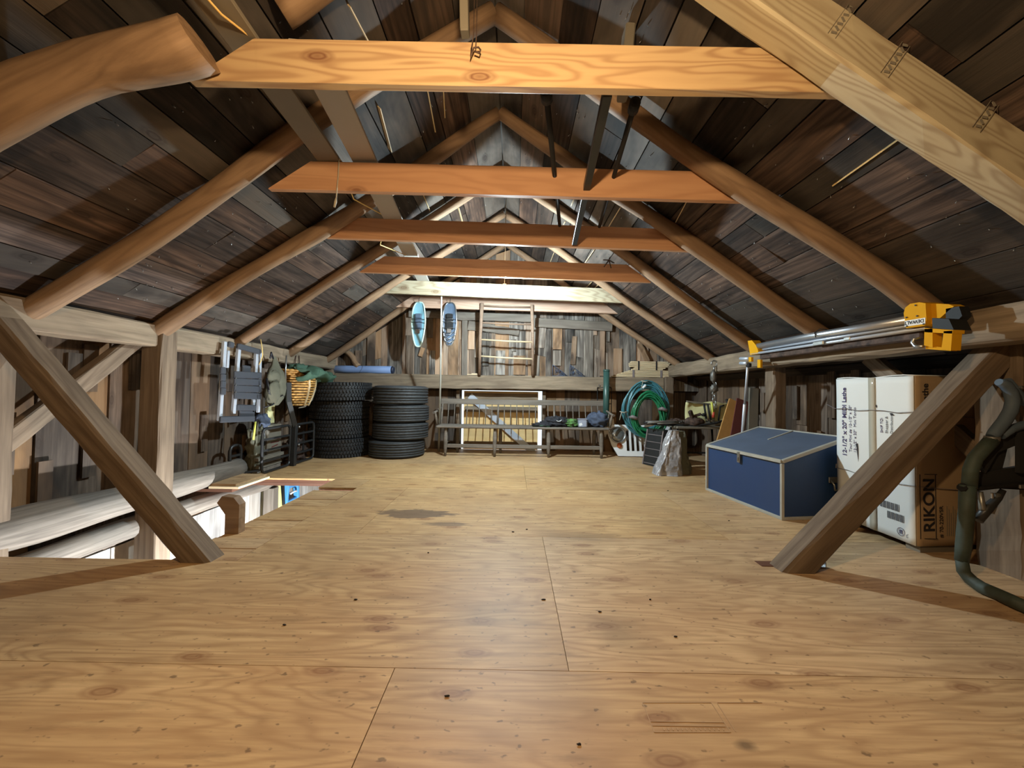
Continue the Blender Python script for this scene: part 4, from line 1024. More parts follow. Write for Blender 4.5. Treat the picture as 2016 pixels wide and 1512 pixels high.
# yellow canvas pouch, tools in it
t_ = thing('tool_pouch', 'pale yellow canvas tool pouch behind the vise', 'pouch', (2.5, 5.18, .54))
b = MB()
def fn(u, v):
    p = AT(1350+u*88, 792+v*36+(5*(1-u) if v > .5 else 0), 5.17); return (p.x, 5.17+.03*math.sin(u*7+v*3), p.z+.012*math.sin(u*13))
b.grid(fn, 18, 8, .03); b.build('canvas_panel', 'lemon', t_)
b = MB(); b.bar(AT(1352, 790, 5.13), AT(1400, 796, 5.13), .03, .02); b.build('canvas_edge', 'umber', t_)
b = MB(); b.bb((AT(1354, 820, 5.2).x, 5.12, .541), (AT(1436, 820, 5.2).x, 5.24, .60)); b.build('base_tray', 'umber', t_)
for (pa, pb, mt, r_, nm, lb) in (((1386, 795), (1391, 830), 'black', .013, 'hammer', 'left of two black-handled hammers stuck in the yellow pouch'),
                                 ((1393, 795), (1400, 832), 'black', .014, 'hammer', 'right of two black-handled hammers stuck in the yellow pouch'),
                                 ((1401, 792), (1404, 822), 'limeyel', .015, 'screwdriver', 'screwdriver with a yellow handle and red tip in the pouch'),
                                 ((1418, 800), (1414, 828), 'black', .009, 'pry_bar', 'thin black bar leaning right of the yellow-handled screwdriver')):
    p, q = AT(*pa, 5.06), AT(*pb, 5.06); q.z = max(q.z, .545)
    t_ = thing(nm, lb, 'tool', q); b = MB(); b.tube([q, p], r_, 8); b.build('handle', mt, t_)
    b = MB()
    if nm == 'hammer': b.tube([q+Vector((-.018, -.02, .02)), q+Vector((.03, -.02, .022))], .017, 10); b.build('head', 'steel', t_)
    elif nm == 'screwdriver': b.tube([q+Vector((0, 0, .0)), q+Vector((0, -.001, .07))], .019, 8); b.build('grip_end', 'coral', t_)
    else: b.tube([p, p+Vector((.05, 0, .015))], .010, 8); b.build('hooked_end', 'black', t_)
# leaning boards and far clutter
for (a0, a1, w_, mt, lb) in (((1426, 864), (1448, 790), .15, 'ochre', 'ochre board leaning between the work trestle and the saw stand leg'),
                             ((1450, 860), (1462, 788), .14, 'maroon', 'maroon board leaning left of the thin metal leg'),
                             ((1481, 860), (1484, 765), .10, 'umber', 'dull grey board leaning right of the thin metal leg')):
    p, q = AT(*a0, 4.35), AT(*a1, 4.5); d_ = (q-p); p = p-d_*(p.z/d_.z)
    b = MB(); b.bar(p, q, w_, .022, up=(0, -1, .2)); t_ = b.build('leaning_board', mt); tag(t_, lb, 'board')
# chain hoist
t_ = thing('chain_hoist', 'steel hook, block and chain hanging from the right wall timber', 'hoist', AT(1400, 700, 5.0))
c = AT(1402, 718, 4.55)
def ringpts(c, r, n=14, a0=0, a1=2*PI, ax='XZ'): return [c+Vector((r*math.cos(a0+(a1-a0)*k/n), 0, r*math.sin(a0+(a1-a0)*k/n))) for k in range(n+1)]
hx = 2.40
c = Vector((hx, 4.62, 1.325))
b = MB(); b.tube(ringpts(c, .034, 14, -PI*.35, PI*1.15), .010, 8); b.tube([c+Vector((.0, 0, -.034)), c+Vector((-.004, 0, -.085))], .012, 8); b.build('top_hook', 'steel', t_)
b = MB(); b.blob(c+Vector((-.01, 0, -.15)), (.035, .035, .075), 4, .15, 2); b.build('block', 'grease', t_)
b = MB()
for k in range(9):
    q = c+Vector((.012*math.sin(k), .01*math.cos(k*2), -.21-k*.038)); R3 = Matrix.Rotation((k % 2)*PI/2+.3, 3, 'Z')
    b.tube([q+R3 @ Vector((.016*math.cos(2*PI*j/12), 0, .027*math.sin(2*PI*j/12))) for j in range(12)], .0055, 6, closed=True)
b.build('chain', 'steel', t_)
b = MB(); b.blob(c+Vector((.0, 0, -.30)), (.045, .04, .05), 9, .3, 4); b.build('lower_block', 'grease', t_)
# ------------------------------------------------------------------ left wall: folded stand, backpack, basket, carrier
XW = -2.78
def W(px, py, x=XW): return ATX(px, py, x)
t_ = thing('folding_table', 'folded aluminium camp table with dark grey slats hanging on the left wall', 'table', (XW, 3.85, .60))
for (pa, pb, w_) in (((442, 672), (432, 828), .038), ((448, 690), (446, 724), .03), ((470, 684), (459, 815), .038), ((505, 694), (497, 812), .038), ((512, 694), (508, 812), .028)):
    b = MB(); p, q = W(*pa), W(*pb); b.bar(p, q, .03, w_, up=(0, 1, 0), ch=.005); b.build('rail', 'alubare', t_)
for i in range(4):    # main slat panel
    y0 = 734+i*13.6
    p, q = W(461, y0+3.5, XW+.03), W(514, y0+5.5, XW+.03); b = MB(); b.bar(p, q, .022, .068, up=(0, 0, 1), ch=.008); b.build('slat', 'slat', t_)
for i in range(4):
    y0 = 727+i*13.6; p, q = W(434, y0+2, XW+.03), W(444, y0+3, XW+.03); b = MB(); b.bar(p, q, .022, .066, up=(0, 0, 1), ch=.008); b.build('end_slat', 'slat', t_)
for (pa, pb) in (((449, 677), (459, 680)), ((467, 681), (512, 693)), ((466, 802), (503, 803)), ((433, 826), (500, 824))):
    b = MB(); b.bar(W(*pa, XW+.02), W(*pb, XW+.02), .035, .06 if pa[1] > 700 else .055, up=(0, 0, 1), ch=.01); b.build('bracket', 'slat', t_)
for (pa, pb) in (((476, 728), (492, 730)), ((470, 812), (500, 812))):
    b = MB(); b.bar(W(*pa, XW), W(*pb, XW), .03, .10, up=(0, 0, 1), ch=.01); b.build('hinge_plate', 'slat', t_)
b = MB()
for i in range(3):
    for px in (464, 510): q = W(px, 744.5+i*13.6+(1 if px > 500 else 0), XW+.043); b.tube([q, q+Vector((.006, 0, 0))], .006, 8)
b.build('bolt', 'steel', t_)
b = MB(); b.tube([W(513, 668, XW+.04), W(516, 685, XW+.06), W(517, 700, XW+.06), W(513, 712, XW+.03), W(510, 718, XW)], .005, 6)
tag(b.build('cord_loop', 'cord'), 'loop of cream cord over the left wall timber between the folded table and backpack', 'cord')
b = MB(); b.tube([W(503, 830, XW+.02), W(499, 866, XW+.02)], .010, 8); tag(b.build('yellow_rod', 'limeyel'), 'short yellow rod hanging below the folded camp table', 'rod')
# backpack
t_ = thing('backpack', 'olive canvas backpack hanging on the left wall', 'backpack', (XW, 4.32, .76))
pc = [W(534, 702), W(535, 716), W(536, 730), W(538, 748), W(537, 766), W(534, 784), W(531, 798)]; wd = [.02, .055, .115, .155, .165, .15, .08]
def fn(u, v):
    i = min(len(pc)-1.001, v*(len(pc)-1)); k = int(i); f_ = i-k; c_ = pc[k].lerp(pc[k+1], f_); w_ = wd[k]+(wd[k+1]-wd[k])*f_
    a = 2*PI*u; n_ = 1+.16*noise.noise(Vector((math.cos(a)*2, math.sin(a)*2, v*7)))
    return (c_.x+w_*.42*math.sin(a)*n_+.04, c_.y+w_*math.cos(a)*n_, c_.z)
b = MB(); b.grid(fn, 28, 26, 0); b.build('bag_body', 'canvas', t_)
b = MB(); q = W(540, 772, XW+.13); b.blob(q, (.035, .105, .12), 4, .2, 3); q = W(539, 742, XW+.10); b.blob(q, (.035, .11, .08), 6, .2, 3); b.build('pocket', 'canvas', t_)
b = MB(); b.tube([W(525, 735, XW+.06), W(535, 731, XW+.09), W(548, 733, XW+.09)], .008, 6); b.tube([W(532, 706, XW+.04), W(534, 694, XW+.05), W(538, 706, XW+.04)], .010, 6)
b.tube([W(525, 745, XW+.12), W(530, 775, XW+.14), W(540, 786, XW+.12), W(556, 778, XW+.10)], .012, 6, flat=.5); b.tube([W(520, 802, XW+.05), W(535, 798, XW+.07), W(546, 786, XW+.08), W(558, 780, XW+.08)], .014, 6, flat=.5)
b.build('strap', 'blackstrap', t_)
b = MB(); q = W(530, 771, XW+.16); b.cbox(q, (.01, .02, .04), .004); b.build('buckle', 'steel', t_)
# pack basket
t_ = thing('pack_basket', 'woven wicker pack basket hanging beside the tires', 'basket', (XW, 4.85, .76))
pc2 = [W(583, 728, XW+.05), W(592, 742, XW+.05), W(594, 760, XW+.05), W(592, 780, XW+.05), W(588, 799, XW+.05)]; wd2 = [.20, .225, .20, .165, .12]
def bas(u, v):
    i = min(len(pc2)-1.001, v*(len(pc2)-1)); k = int(i); f_ = i-k; c_ = pc2[k].lerp(pc2[k+1], f_); w_ = wd2[k]+(wd2[k+1]-wd2[k])*f_
    return c_, w_
b = MB(); nr, nc = 15, 26
def fb(u, v):
    c_, w_ = bas(u, v); a = 2*PI*u; return (c_.x+w_*.62*math.sin(a)*.93, c_.y+w_*math.cos(a)*.93, c_.z)
b.grid(fb, 40, 12, 0); b.build('basket_lining', 'rust', t_)
b = MB()
for j in range(nr):
    v = (j+.5)/nr; c_, w_ = bas(0, v); pts = []
    for k in range(nc*2):
        a = 2*PI*k/(nc*2); o_ = 1+.05*(1 if (k//2+j) % 2 else -1)
        pts.append(Vector((c_.x+w_*.62*math.sin(a)*o_, c_.y+w_*math.cos(a)*o_, c_.z)))
    b.tube(pts, .0125, 6, closed=True)
b.build('weave', 'wicker', t_)
b = MB()
for u in (.12, .30, .62):
    b.tube([Vector(fb(u, v/8))+Vector((.02*math.sin(2*PI*u)+.0, .02*math.cos(2*PI*u), 0)) for v in range(9)], .022, 6, flat=.3)
b.build('splint_rib', 'splint', t_)
b = MB(); b.tube([W(622, 742, XW+.05), W(622, 765, XW+.08), W(614, 788, XW+.10), W(600, 801, XW+.14), W(588, 803, XW+.12)], .008, 6); b.build('carry_strap', 'umber', t_)
t_ = thing('green_cloth', 'crumpled green cloth draped over the wicker pack basket', 'cloth', W(605, 740))
b = MB()
def fn(u, v):
    px, py = 572+u*58, 722+v*20+u*8+5*math.sin(u*9); q = W(px, py, XW+.08); k_ = noise.noise(Vector((u*5, v*4, 2)))
    return (q.x+.06+.16*math.sin(PI*v)+.05*k_, q.y+.02*k_, q.z+.05*noise.noise(Vector((u*7, v*3, 8))))
b.grid(fn, 30, 16, .012)
b.blob(W(620, 742, XW+.10), (.10, .12, .075), 5, .6, 3.6); b.blob(W(590, 727, XW+.07), (.10, .18, .06), 15, .6, 3.6); b.build('fabric', 'cloth', t_)
b = MB(); b.tube([W(564, 700, XW+.05), W(562, 730, XW+.05), W(563, 768, XW+.05)], .009, 8); tag(b.build('walking_pole', 'steel'), 'shiny thin metal pole hanging between the backpack and basket', 'pole')
for i, px in enumerate((585, 590)):
    b = MB(); b.bar(W(583+i*6, 700, -2.82), W(580+i*10, 719, -2.80), .006, .012, up=(0, 1, 0)); tag(b.build('hook', 'rust'), ('left', 'right')[i]+' rusty strap of the pair nailed to the left wall timber above the basket', 'hook')
# hitch carrier standing on edge
t_ = thing('cargo_carrier', 'black steel hitch cargo carrier standing folded on edge at the left wall', 'carrier', (-2.78, 4.65, 0))
XC = -2.74
def Cc(y, z, x=XC): return Vector((x, y, z))
def frame_panel(y0, y1, z0, z1, x, rows_, r=.016):
    b = MB(); c_ = .05
    pts = [Cc(y0, z0+c_, x), Cc(y0, z1-c_, x), Cc(y0+c_*.3, z1-c_*.3, x), Cc(y0+c_, z1, x), Cc(y1-c_, z1, x), Cc(y1-c_*.3, z1-c_*.3, x), Cc(y1, z1-c_, x), Cc(y1, z0+c_, x), Cc(y1-c_*.3, z0+c_*.3, x), Cc(y1-c_, z0, x), Cc(y0+c_, z0, x), Cc(y0+c_*.3, z0+c_*.3, x)]
    b.tube(pts, r, 8, closed=True); b.build('frame', 'blacksteel', t_)
    for k in range(rows_):
        z = z0+(z1-z0)*(k+1)/(rows_+1); b = MB(); b.bar(Cc(y0, z, x), Cc(y1, z, x), .012, .024); b.build('cross_bar', 'blacksteel', t_)
frame_panel(4.20, 4.72, .018, .50, -2.74, 3); frame_panel(4.78, 5.24, .018, .50, -2.72, 3); frame_panel(3.98, 4.14, .018, .34, -2.93, 2)
b = MB(); b.bar(Cc(4.20, .05, -2.76), Cc(4.0, .05, -2.93), .02, .02); b.build('hinge_bar', 'blacksteel', t_)
b = MB(); b.bar(Cc(5.02, .12), Cc(5.02, .40), .016, .016); b.build('upright_bar', 'blacksteel', t_)
b = MB(); b.bar(Cc(4.73, 0, -2.70), Cc(4.75, .50, -2.70), .055, .055, up=(1, 0, 0), ch=.006)
b.tube([Cc(4.75, .49, -2.70), Cc(4.60, .80, -2.70)], .036, 4, smooth=False); b.tube([Cc(4.60, .79, -2.70), Cc(4.59, 1.02, -2.70)], .036, 4, smooth=False); b.build('hitch_tube', 'blacksteel', t_)
b = MB(); b.tube([Cc(4.79, .46, -2.67), Cc(4.79, .485, -2.67)], .014, 8); b.tube([Cc(4.79, .24, -2.67), Cc(4.79, .265, -2.67)], .014, 8); b.build('bolt', 'steel', t_)
# pile behind the carrier
b = MB(); b.cbox((-2.90, 4.55, .26), (.16, .26, .52), .01); tag(b.build('carton', 'umber'), 'dull carton with a red print behind the cargo carrier', 'box'); ct = bpy.data.objects['carton']
b = MB()
for k in range(3): b.box((-2.819, 4.55, .36-.045*k), (.002, .18-.03*k, .014), Matrix.Rotation(.15*(k-1), 3, 'X'))
b.build('red_print', 'maroon', ct)
b = MB(); b.cbox((-2.92, 4.60, .70), (.05, .12, .34), .008); tag(b.build('wood_block', 'limeyel' if False else 'lemon'), 'pale block with dark stripes standing above the carton behind the carrier', 'block')
bundle('blue_cap', 'dark blue-grey cloth cap on the pile behind the cargo carrier', 'cap', 'bluecloth', (-2.86, 4.37, .57), (.07, .09, .085), 4, .3, 3)
bundle('webbing_heap', 'heap of grey webbing behind the cargo carrier', 'webbing', 'canvas', (-2.88, 4.30, .26), (.07, .10, .255), 14, .6, 4, -.255)
bundle('rag_heap', 'dark rags and bottles heaped low behind the right half of the cargo carrier', 'rags', 'rust', (-2.86, 5.0, .12), (.10, .26, .16), 24, .6, 5, -.118)
rr = random.Random(3)
for k in range(4):
    b = MB(); y0 = 4.22; z = .025+.045*k; b.bar((-2.84+.008*k, y0+rr.uniform(0, .1), z), (-2.84+.008*k, 4.68+rr.uniform(-.05, .02), z+.004), .05, .036)
    tag(b.build('stacked_stick', ('oldgrey', 'umber', 'hewn', 'umber')[k]), 'grey-brown wooden stick in the low stack behind the cargo carrier', 'stick', 'sticks stacked behind the cargo carrier')
b = MB(); b.tube([(-2.82, 4.33+.035*math.cos(a), .30+.16*math.sin(a)) for a in [k*.35 for k in range(15)]], .012, 6, flat=.4); tag(b.build('black_strap', 'blackstrap'), 'loop of black strap hanging over the heap behind the cargo carrier', 'strap')
b = MB(); b.tube([(-2.83, 5.06+.05*math.cos(a), .22+.07*math.sin(a)) for a in [k*.4 for k in range(13)]], .014, 6, flat=.5); tag(b.build('grey_strap', 'strap'), 'coil of grey strap behind the right half of the cargo carrier', 'strap')

# ------------------------------------------------------------------ blue chest
t_ = thing('storage_chest', 'large dark blue chest with pale edge strips and a sloping grey-blue lid', 'chest', (2.28, 3.42, 0))
FL, FR_ = Vector((1.934, 3.855, 0)), Vector((2.058, 2.962, 0)); ex = (FR_-FL).normalized(); ey = Vector((-ex.y, ex.x, 0)); CL = (FR_-FL).length; CD = .575; hf, hb = .448, .625
def CH(u, v, z): return FL+ex*u+ey*v+Vector((0, 0, z))
def chq(b, p):
    b.add(p, [(0, 3, 2, 1), (4, 5, 6, 7), (0, 1, 5, 4), (1, 2, 6, 5), (2, 3, 7, 6), (3, 0, 4, 7)])
b = MB(); e = .006
chq(b, [CH(e, e, .004), CH(CL-e, e, .004), CH(CL-e, CD-e, .004), CH(e, CD-e, .004), CH(e, e, hf-.012), CH(CL-e, e, hf-.012), CH(CL-e, CD-e, hb-.012), CH(e, CD-e, hb-.012)]); b.build('body', 'blue', t_)
b = MB(); chq(b, [CH(.0, 0, hf-.011), CH(CL, 0, hf-.011), CH(CL, CD, hb-.011), CH(0, CD, hb-.011), CH(.0, 0, hf+.004), CH(CL, 0, hf+.004), CH(CL, CD, hb+.004), CH(0, CD, hb+.004)]); b.build('lid', 'bluetop', t_)
b = MB(); s_ = .022
def strip(a, c): b.bar(a, c, s_, s_, up=(0, 0, 1), ch=.003)
for (a, c) in ((CH(0, 0, .011), CH(CL, 0, .011)), (CH(CL, 0, .011), CH(CL, CD, .011)), (CH(0, 0, .011), CH(0, CD, .011)), (CH(0, 0, 0), CH(0, 0, hf)), (CH(CL, 0, 0), CH(CL, 0, hf-.02)), (CH(CL, CD, 0), CH(CL, CD, hb-.02))): strip(a, c)
b.build('edge_strip', 'trimgrey', t_)
b = MB(); s_ = .026
for (a, c) in ((CH(0, 0, hf-.004), CH(CL, 0, hf-.004)), (CH(CL, 0, hf-.004), CH(CL, CD, hb-.004)), (CH(0, 0, hf-.004), CH(0, CD, hb-.004)), (CH(0, CD, hb-.004), CH(CL, CD, hb-.004))): strip(a, c)
b.build('lid_strip', 'trimgrey', t_)
b = MB(); b.bar(CH(CL*.45, CD*.55, hf+(hb-hf)*.55+.006), CH(CL*.45, CD-.01, hb+.006), .014, .006); b.build('lid_seam', 'trimgrey', t_)
b = MB(); q = CH(CL*.50, -.012, hf-.045); fr3 = Matrix(((ex.x, ey.x, 0), (ex.y, ey.y, 0), (0, 0, 1))); b.cbox(q+Vector((0, 0, 0)), (.034, .010, .095), .004, fr3); b.cbox(q-ey*.008+Vector((0, 0, -.015)), (.012, .008, .03), .003, fr3); b.build('hasp', 'zinc', t_)
b = MB(); q = CH(CL+.008, CD*.80, .30)
b.cbox(q, (.008, .13, .045), .003, fr3); b.tube([q+ey*.055+ex*.006, q+ey*.055+ex*.035+Vector((0, 0, -.03)), q+ey*.05+ex*.035+Vector((0, 0, -.07)), q-ey*.05+ex*.035+Vector((0, 0, -.07)), q-ey*.055+ex*.035+Vector((0, 0, -.03)), q-ey*.055+ex*.006], .007, 8); b.build('handle', 'zinc', t_)

# ------------------------------------------------------------------ lathe carton
t_ = thing('lathe_carton', 'tall white and brown lathe carton, taped, behind the right slanted brace', 'box', (2.58, 2.62, 0))
Cc0 = Vector((2.46, 2.370, .045)); wx = Vector((.022, .588, 0)); hgt = 1.035
wl = wx.length; wxn = wx.normalized(); kx = Vector((.995, .10, 0)).normalized(); kw = .42
def BX(u, v, z): return Cc0 + wxn*u + kx*v + Vector((0, 0, z))
def jit(u, v, z): return Vector((noise.noise(Vector((u*4, v*4, z*3)))*.0015, noise.noise(Vector((u*3+5, v*4, z*3)))*.0015, 0))
TOPL = Vector((-.012, -.006, 0))    # carton leans a little towards the aisle
def BXL(u, v, z): return BX(u, v, z)+TOPL*(z/hgt)*(1.0)
b = MB()
def face(b, fn, nu=10, nv=16): b.grid(fn, nu, nv, .006)
b.grid(lambda a, c: (lambda u, z: tuple(BXL(u, 0, z)+jit(u, 0, z)))(wl*a, hgt*c), 16, 24, .006)
b.build('white_face', 'carton', t_)
b = MB(); b.grid(lambda a, c: tuple(BXL(0, kw*a, hgt*c)+jit(0, kw*a, hgt*c)), 12, 24, -.006)
b.build('brown_face', 'kraft', t_)
b = MB(); b.grid(lambda a, c: tuple(BXL(wl*a, kw*c, hgt)+Vector((0, 0, .006*math.sin(a*9)))), 10, 8, .006); b.grid(lambda a, c: tuple(BXL(wl, kw*a, hgt*c)), 6, 6, .006); b.grid(lambda a, c: tuple(BXL(wl*a, kw, hgt*c)), 6, 6, -.006); b.build('top_flap', 'carton', t_)
for u_ in (.05, wl-.06): b = MB(); b.bar(BX(u_, .03, -.023), BX(u_, kw-.03, -.023), .08, .044); b.build('pallet_skid', 'umber', t_)
def Wm(u, z, off=-.0085):      # frame on the white face, X runs up, Y runs along the face to the left
    return axes(BXL(u, off, z), (TOPL/hgt)+Vector((0, 0, 1)), wxn)
def Km(v, z, off=-.0085): return axes(BXL(off, v, z), (TOPL/hgt)+Vector((0, 0, 1)), -kx)
text_part('12-1/2" x 20" MIDI Lathe', .050, Wm(wl-.045-.045, .46), 'violetink', t_, bold=.0012)
text_part('Tour Mini de 12-1/2" x 20"', .031, Wm(wl-.09-.045, .50), 'violetink', t_)
text_part('12-1/2" x 20"  Mini Torno', .031, Wm(wl-.13-.045, .50), 'violetink', t_)
text_part('SHIP TO:', .026, Wm(.205, .665), 'violetink', t_); text_part('Shopper &', .026, Wm(.17, .665), 'greyink', t_); text_part('Distributor', .026, Wm(.135, .665), 'greyink', t_)
b = MB()
def wq(u0, z0, u1, z1, off=-.0085): b.bar(BXL(u0, off, (z0+z1)/2), BXL(u1, off, (z0+z1)/2), .0012, abs(z1-z0), up=(0, 0, 1))
for (zc_, n_, u0) in ((.175, 15, .10), (.115, 13, .07)):
    for k in range(n_): wq(u0+k*.009, zc_, u0+k*.009+(.0055 if k % 3 else .003), zc_+.045)
b.build('barcode', 'greyink', t_)
b = MB(); q = BXL(.09, -.009, .055); b.tube([q+wxn*(.024*math.cos(a))+Vector((0, 0, .024*math.sin(a))) for a in [2*PI*k/16 for k in range(16)]], .0016, 4, closed=True)
for du in (-.008, .0, .008): b.box(q+wxn*du, (.001, .004, .026))
b.build('certification_mark', 'violetink', t_); text_part('ETL', .016, Wm(.045, .03), 'greyink', t_)
for (u, z, s_, an) in ((.30, .80, .02, .6), (.25, .84, .012, 0), (.14, .79, .018, .9), (.28, .76, .012, .3)):
    b = MB(); b.prism([(-s_, -s_*.3), (s_*.2, -s_*.5), (s_, .2*s_), (0, s_*.5)], Wm(u, z) @ Matrix.Rotation(an, 4, 'Z'), .0006); b.build('tear', 'ink', t_)
b = MB(); b.prism([(0, -.001), (.09, -.008), (.13, -.006), (.125, .012), (.10, .006), (.06, .004)], Wm(wl-.19, .44) @ Matrix.Rotation(PI*.02, 4, 'Z'), .0006); b.build('tear', 'ink', t_)
# brown face print
text_part('Lathe', .058, Km(.085, .86), 'ink', t_, bold=.001); text_part('x 20"', .034, Km(.13, .87), 'ink', t_)
text_part('RIKON', .105, Km(.115, .085), 'ink', t_, bold=.0018)
text_part('# 70-220VSR', .036, Km(.175, .05), 'ink', t_)
b = MB()
def kq(v0, z0, v1, z1, off=-.0085): b.bar(BXL(off, (v0+v1)/2, z0), BXL(off, (v0+v1)/2, z1), abs(v1-v0), .0012, up=(-wxn.x, -wxn.y, 0))
for (v0, v1) in ((.018, .022), (.124, .128)): kq(v0, .045, v1, .435)
kq(.018, .043, .128, .047); kq(.018, .433, .128, .437)
b.build('print_frame', 'ink', t_)
b = MB()
for k in range(6): kq(.20+k*.014, .06, .203+k*.014, .24-.02*(k % 3))
for k in range(3): kq(.012, .70+k*.03, .03+.01*(k % 2), .71+k*.03)
b.build('fine_print', 'umber', t_)
b = MB()
b.grid(lambda a, c: tuple(BXL(wl*.48+.05*(a-.5), -.011+.0, hgt*c)+jit(wl*.48, 0, hgt*c)), 3, 20, .0012); b.build('tape', 'tape', t_)
b = MB()
for z in (.81, .36):
    b.tube([BXL(wl+.09 if z > .5 else wl, -.012, z+.03)]+[BXL(wl*(1-k/6), -.016, z+.006*math.sin(k*2.2)) for k in range(7)]+[BXL(-.014, kw*k/3, z-.01*k) for k in range(1, 4)], .005, 6, flat=.35)
b.build('strapping_band', 'strap', t_)

# ------------------------------------------------------------------ saw stand on the right timber
t_ = thing('saw_stand', 'long aluminium saw stand with yellow end housings lying along the right wall timber', 'tool stand', (2.36, 3.0, 1.30))
def Sx(px, py, x=2.33): return ATX(px, py, x)
a0, a1 = Sx(1490, 681), Sx(1790, 640)
b = MB(); b.tube([Sx(1492, 682), Sx(1600, 661.5), Sx(1792, 630)], [.028, .028, .028], 14); b.build('main_tube', 'alu', t_)
b = MB(); b.tube([Sx(1495, 688.5, 2.35), Sx(1790, 641, 2.35)], [.013, .016], 8); b.tube([Sx(1480, 697, 2.31), Sx(1825, 645.5, 2.31)], [.011, .012], 8)
b.build('folded_leg_tube', 'alubare', t_)
b = MB(); p, q = Sx(1500, 700, 2.36), Sx(1822, 655, 2.36); b.bar(p+Vector((0, 0, .0)), q+Vector((0, 0, .0)), .05, .075, ch=.01); b.build('lower_beam', 'strap' if False else 'rust', t_)
b = MB()
def prof(pts, x, th): 
    b.prism([(Sx(*p, x).y, Sx(*p, x).z) for p in pts], Matrix(((0, 0, 1, x), (1, 0, 0, 0), (0, 1, 0, 0), (0, 0, 0, 1))), th)
prof([(1472, 671), (1480, 670), (1487, 678), (1492, 688), (1493, 696), (1477, 699)], 2.30, .075); b.build('far_end_housing', 'yellow', t_)
b = MB(); prof([(1779, 617), (1782, 606), (1792, 598), (1810, 595), (1822, 597), (1824, 630), (1821, 641), (1784, 646)], 2.27, .10)
prof([(1822, 597), (1868, 599), (1878, 603), (1860, 618), (1838, 637), (1822, 640)], 2.30, .06); b.build('near_end_housing', 'yellow', t_)
b = MB(); prof([(1820, 648), (1836, 647), (1836, 684), (1819, 680)], 2.20, .05); prof([(1858, 652), (1875, 651), (1872, 690), (1853, 688)], 2.20, .05); prof([(1820, 646), (1876, 650), (1875, 657), (1820, 654)], 2.20, .06); prof([(1822, 680), (1872, 686), (1872, 691), (1822, 687)], 2.21, .03)
b.build('clamp_frame', 'yellow', t_)
b = MB(); prof([(1835, 626), (1868, 628), (1878, 650), (1836, 647)], 2.24, .09); prof([(1862, 608), (1888, 603), (1894, 622), (1884, 632), (1862, 628)], 2.30, .05); b.build('clamp_block', 'black', t_)
q = Sx(1812, 634, 2.268)    # maker's plate, printed upside down as it hangs
dirY = (Sx(1785, 639, 2.268)-Sx(1818, 634, 2.268)).normalized()
b = MB(); c_ = Sx(1801, 634.5, 2.2685); b.bar(c_-dirY*.056, c_+dirY*.056, .0016, .034, up=(0, 0, 1)); b.build('name_plate', 'carton', t_)


# face looks towards -X: text X axis runs towards the far end (+Y) turned upside down
xx = -(-dirY); org = c_+Vector((-.0012, 0, .011))

xa = dirY; ya = Vector((0, 0, -1)); za = xa.cross(ya)
if za.x > 0: xa = -xa; za = xa.cross(ya)
st = org - xa*.050
text_part('DEWALT', .027, Matrix(((xa.x, ya.x, za.x, st.x), (xa.y, ya.y, za.y, st.y), (xa.z, ya.z, za.z, st.z), (0, 0, 0, 1))), 'ink', t_, bold=.0008)
b = MB()
for px, py in ((1803, 601), (1806, 622), (1819, 638), (1786, 642), (1785, 625)): qq = Sx(px, py, 2.268); b.tube([qq, qq+Vector((-.004, 0, 0))], .0045, 8)
b.build('bolt', 'ink', t_)
b = MB(); b.tube([Sx(1812, 665, 2.22), Sx(1799, 668, 2.2), Sx(1796, 674, 2.2), Sx(1803, 682, 2.2), Sx(1818, 682, 2.2)], [.006, .008, .010, .012, .008], 8); b.build('lever', 'steel', t_)
b = MB(); b.tube([Sx(1606, 664, 2.29), Sx(1604, 655, 2.30), Sx(1614, 648, 2.33), Sx(1628, 649, 2.35)], .004, 6); b.build('cable_tie', 'blackstrap', t_)
b = MB(); b.cbox(Sx(1612, 676, 2.29), (.02, .10, .03), .006); b.build('latch', 'zinc', t_)
b = MB(); b.cbox(Sx(1668, 667, 2.30), (.012, .05, .02), .004); b.build('release_knob', 'zinc', t_)
b = MB(); prof([(1474, 703), (1479, 703), (1479, 712), (1474, 712)], 2.26, .02); prof([(1491, 708), (1497, 708), (1497, 724), (1491, 724)], 2.30, .02); b.build('foot_bracket', 'yellow', t_)
b = MB(); b.tube([Sx(1458, 706, 2.27), Sx(1476, 706, 2.27)], .016, 10); b.tube([Sx(1458, 715, 2.27), Sx(1472, 715, 2.27)], .017, 10); b.build('folded_leg_foot', 'alubare', t_)
b = MB(); b.cbox(Sx(1474, 719, 2.28), (.035, .05, .04), .008); b.build('leg_joint', 'black', t_)
p = Sx(1472, 722, 2.28); q_ = AT(1462, 850, 4.12); q_ = p+(q_-p)*(p.z/(p.z-q_.z))
b = MB(); mid = p.lerp(q_, .30); b.tube([p, mid], .011, 10); b.tube([mid, q_+Vector((0, 0, .004))], .015, 10); b.build('lowered_leg', 'alubare', t_)

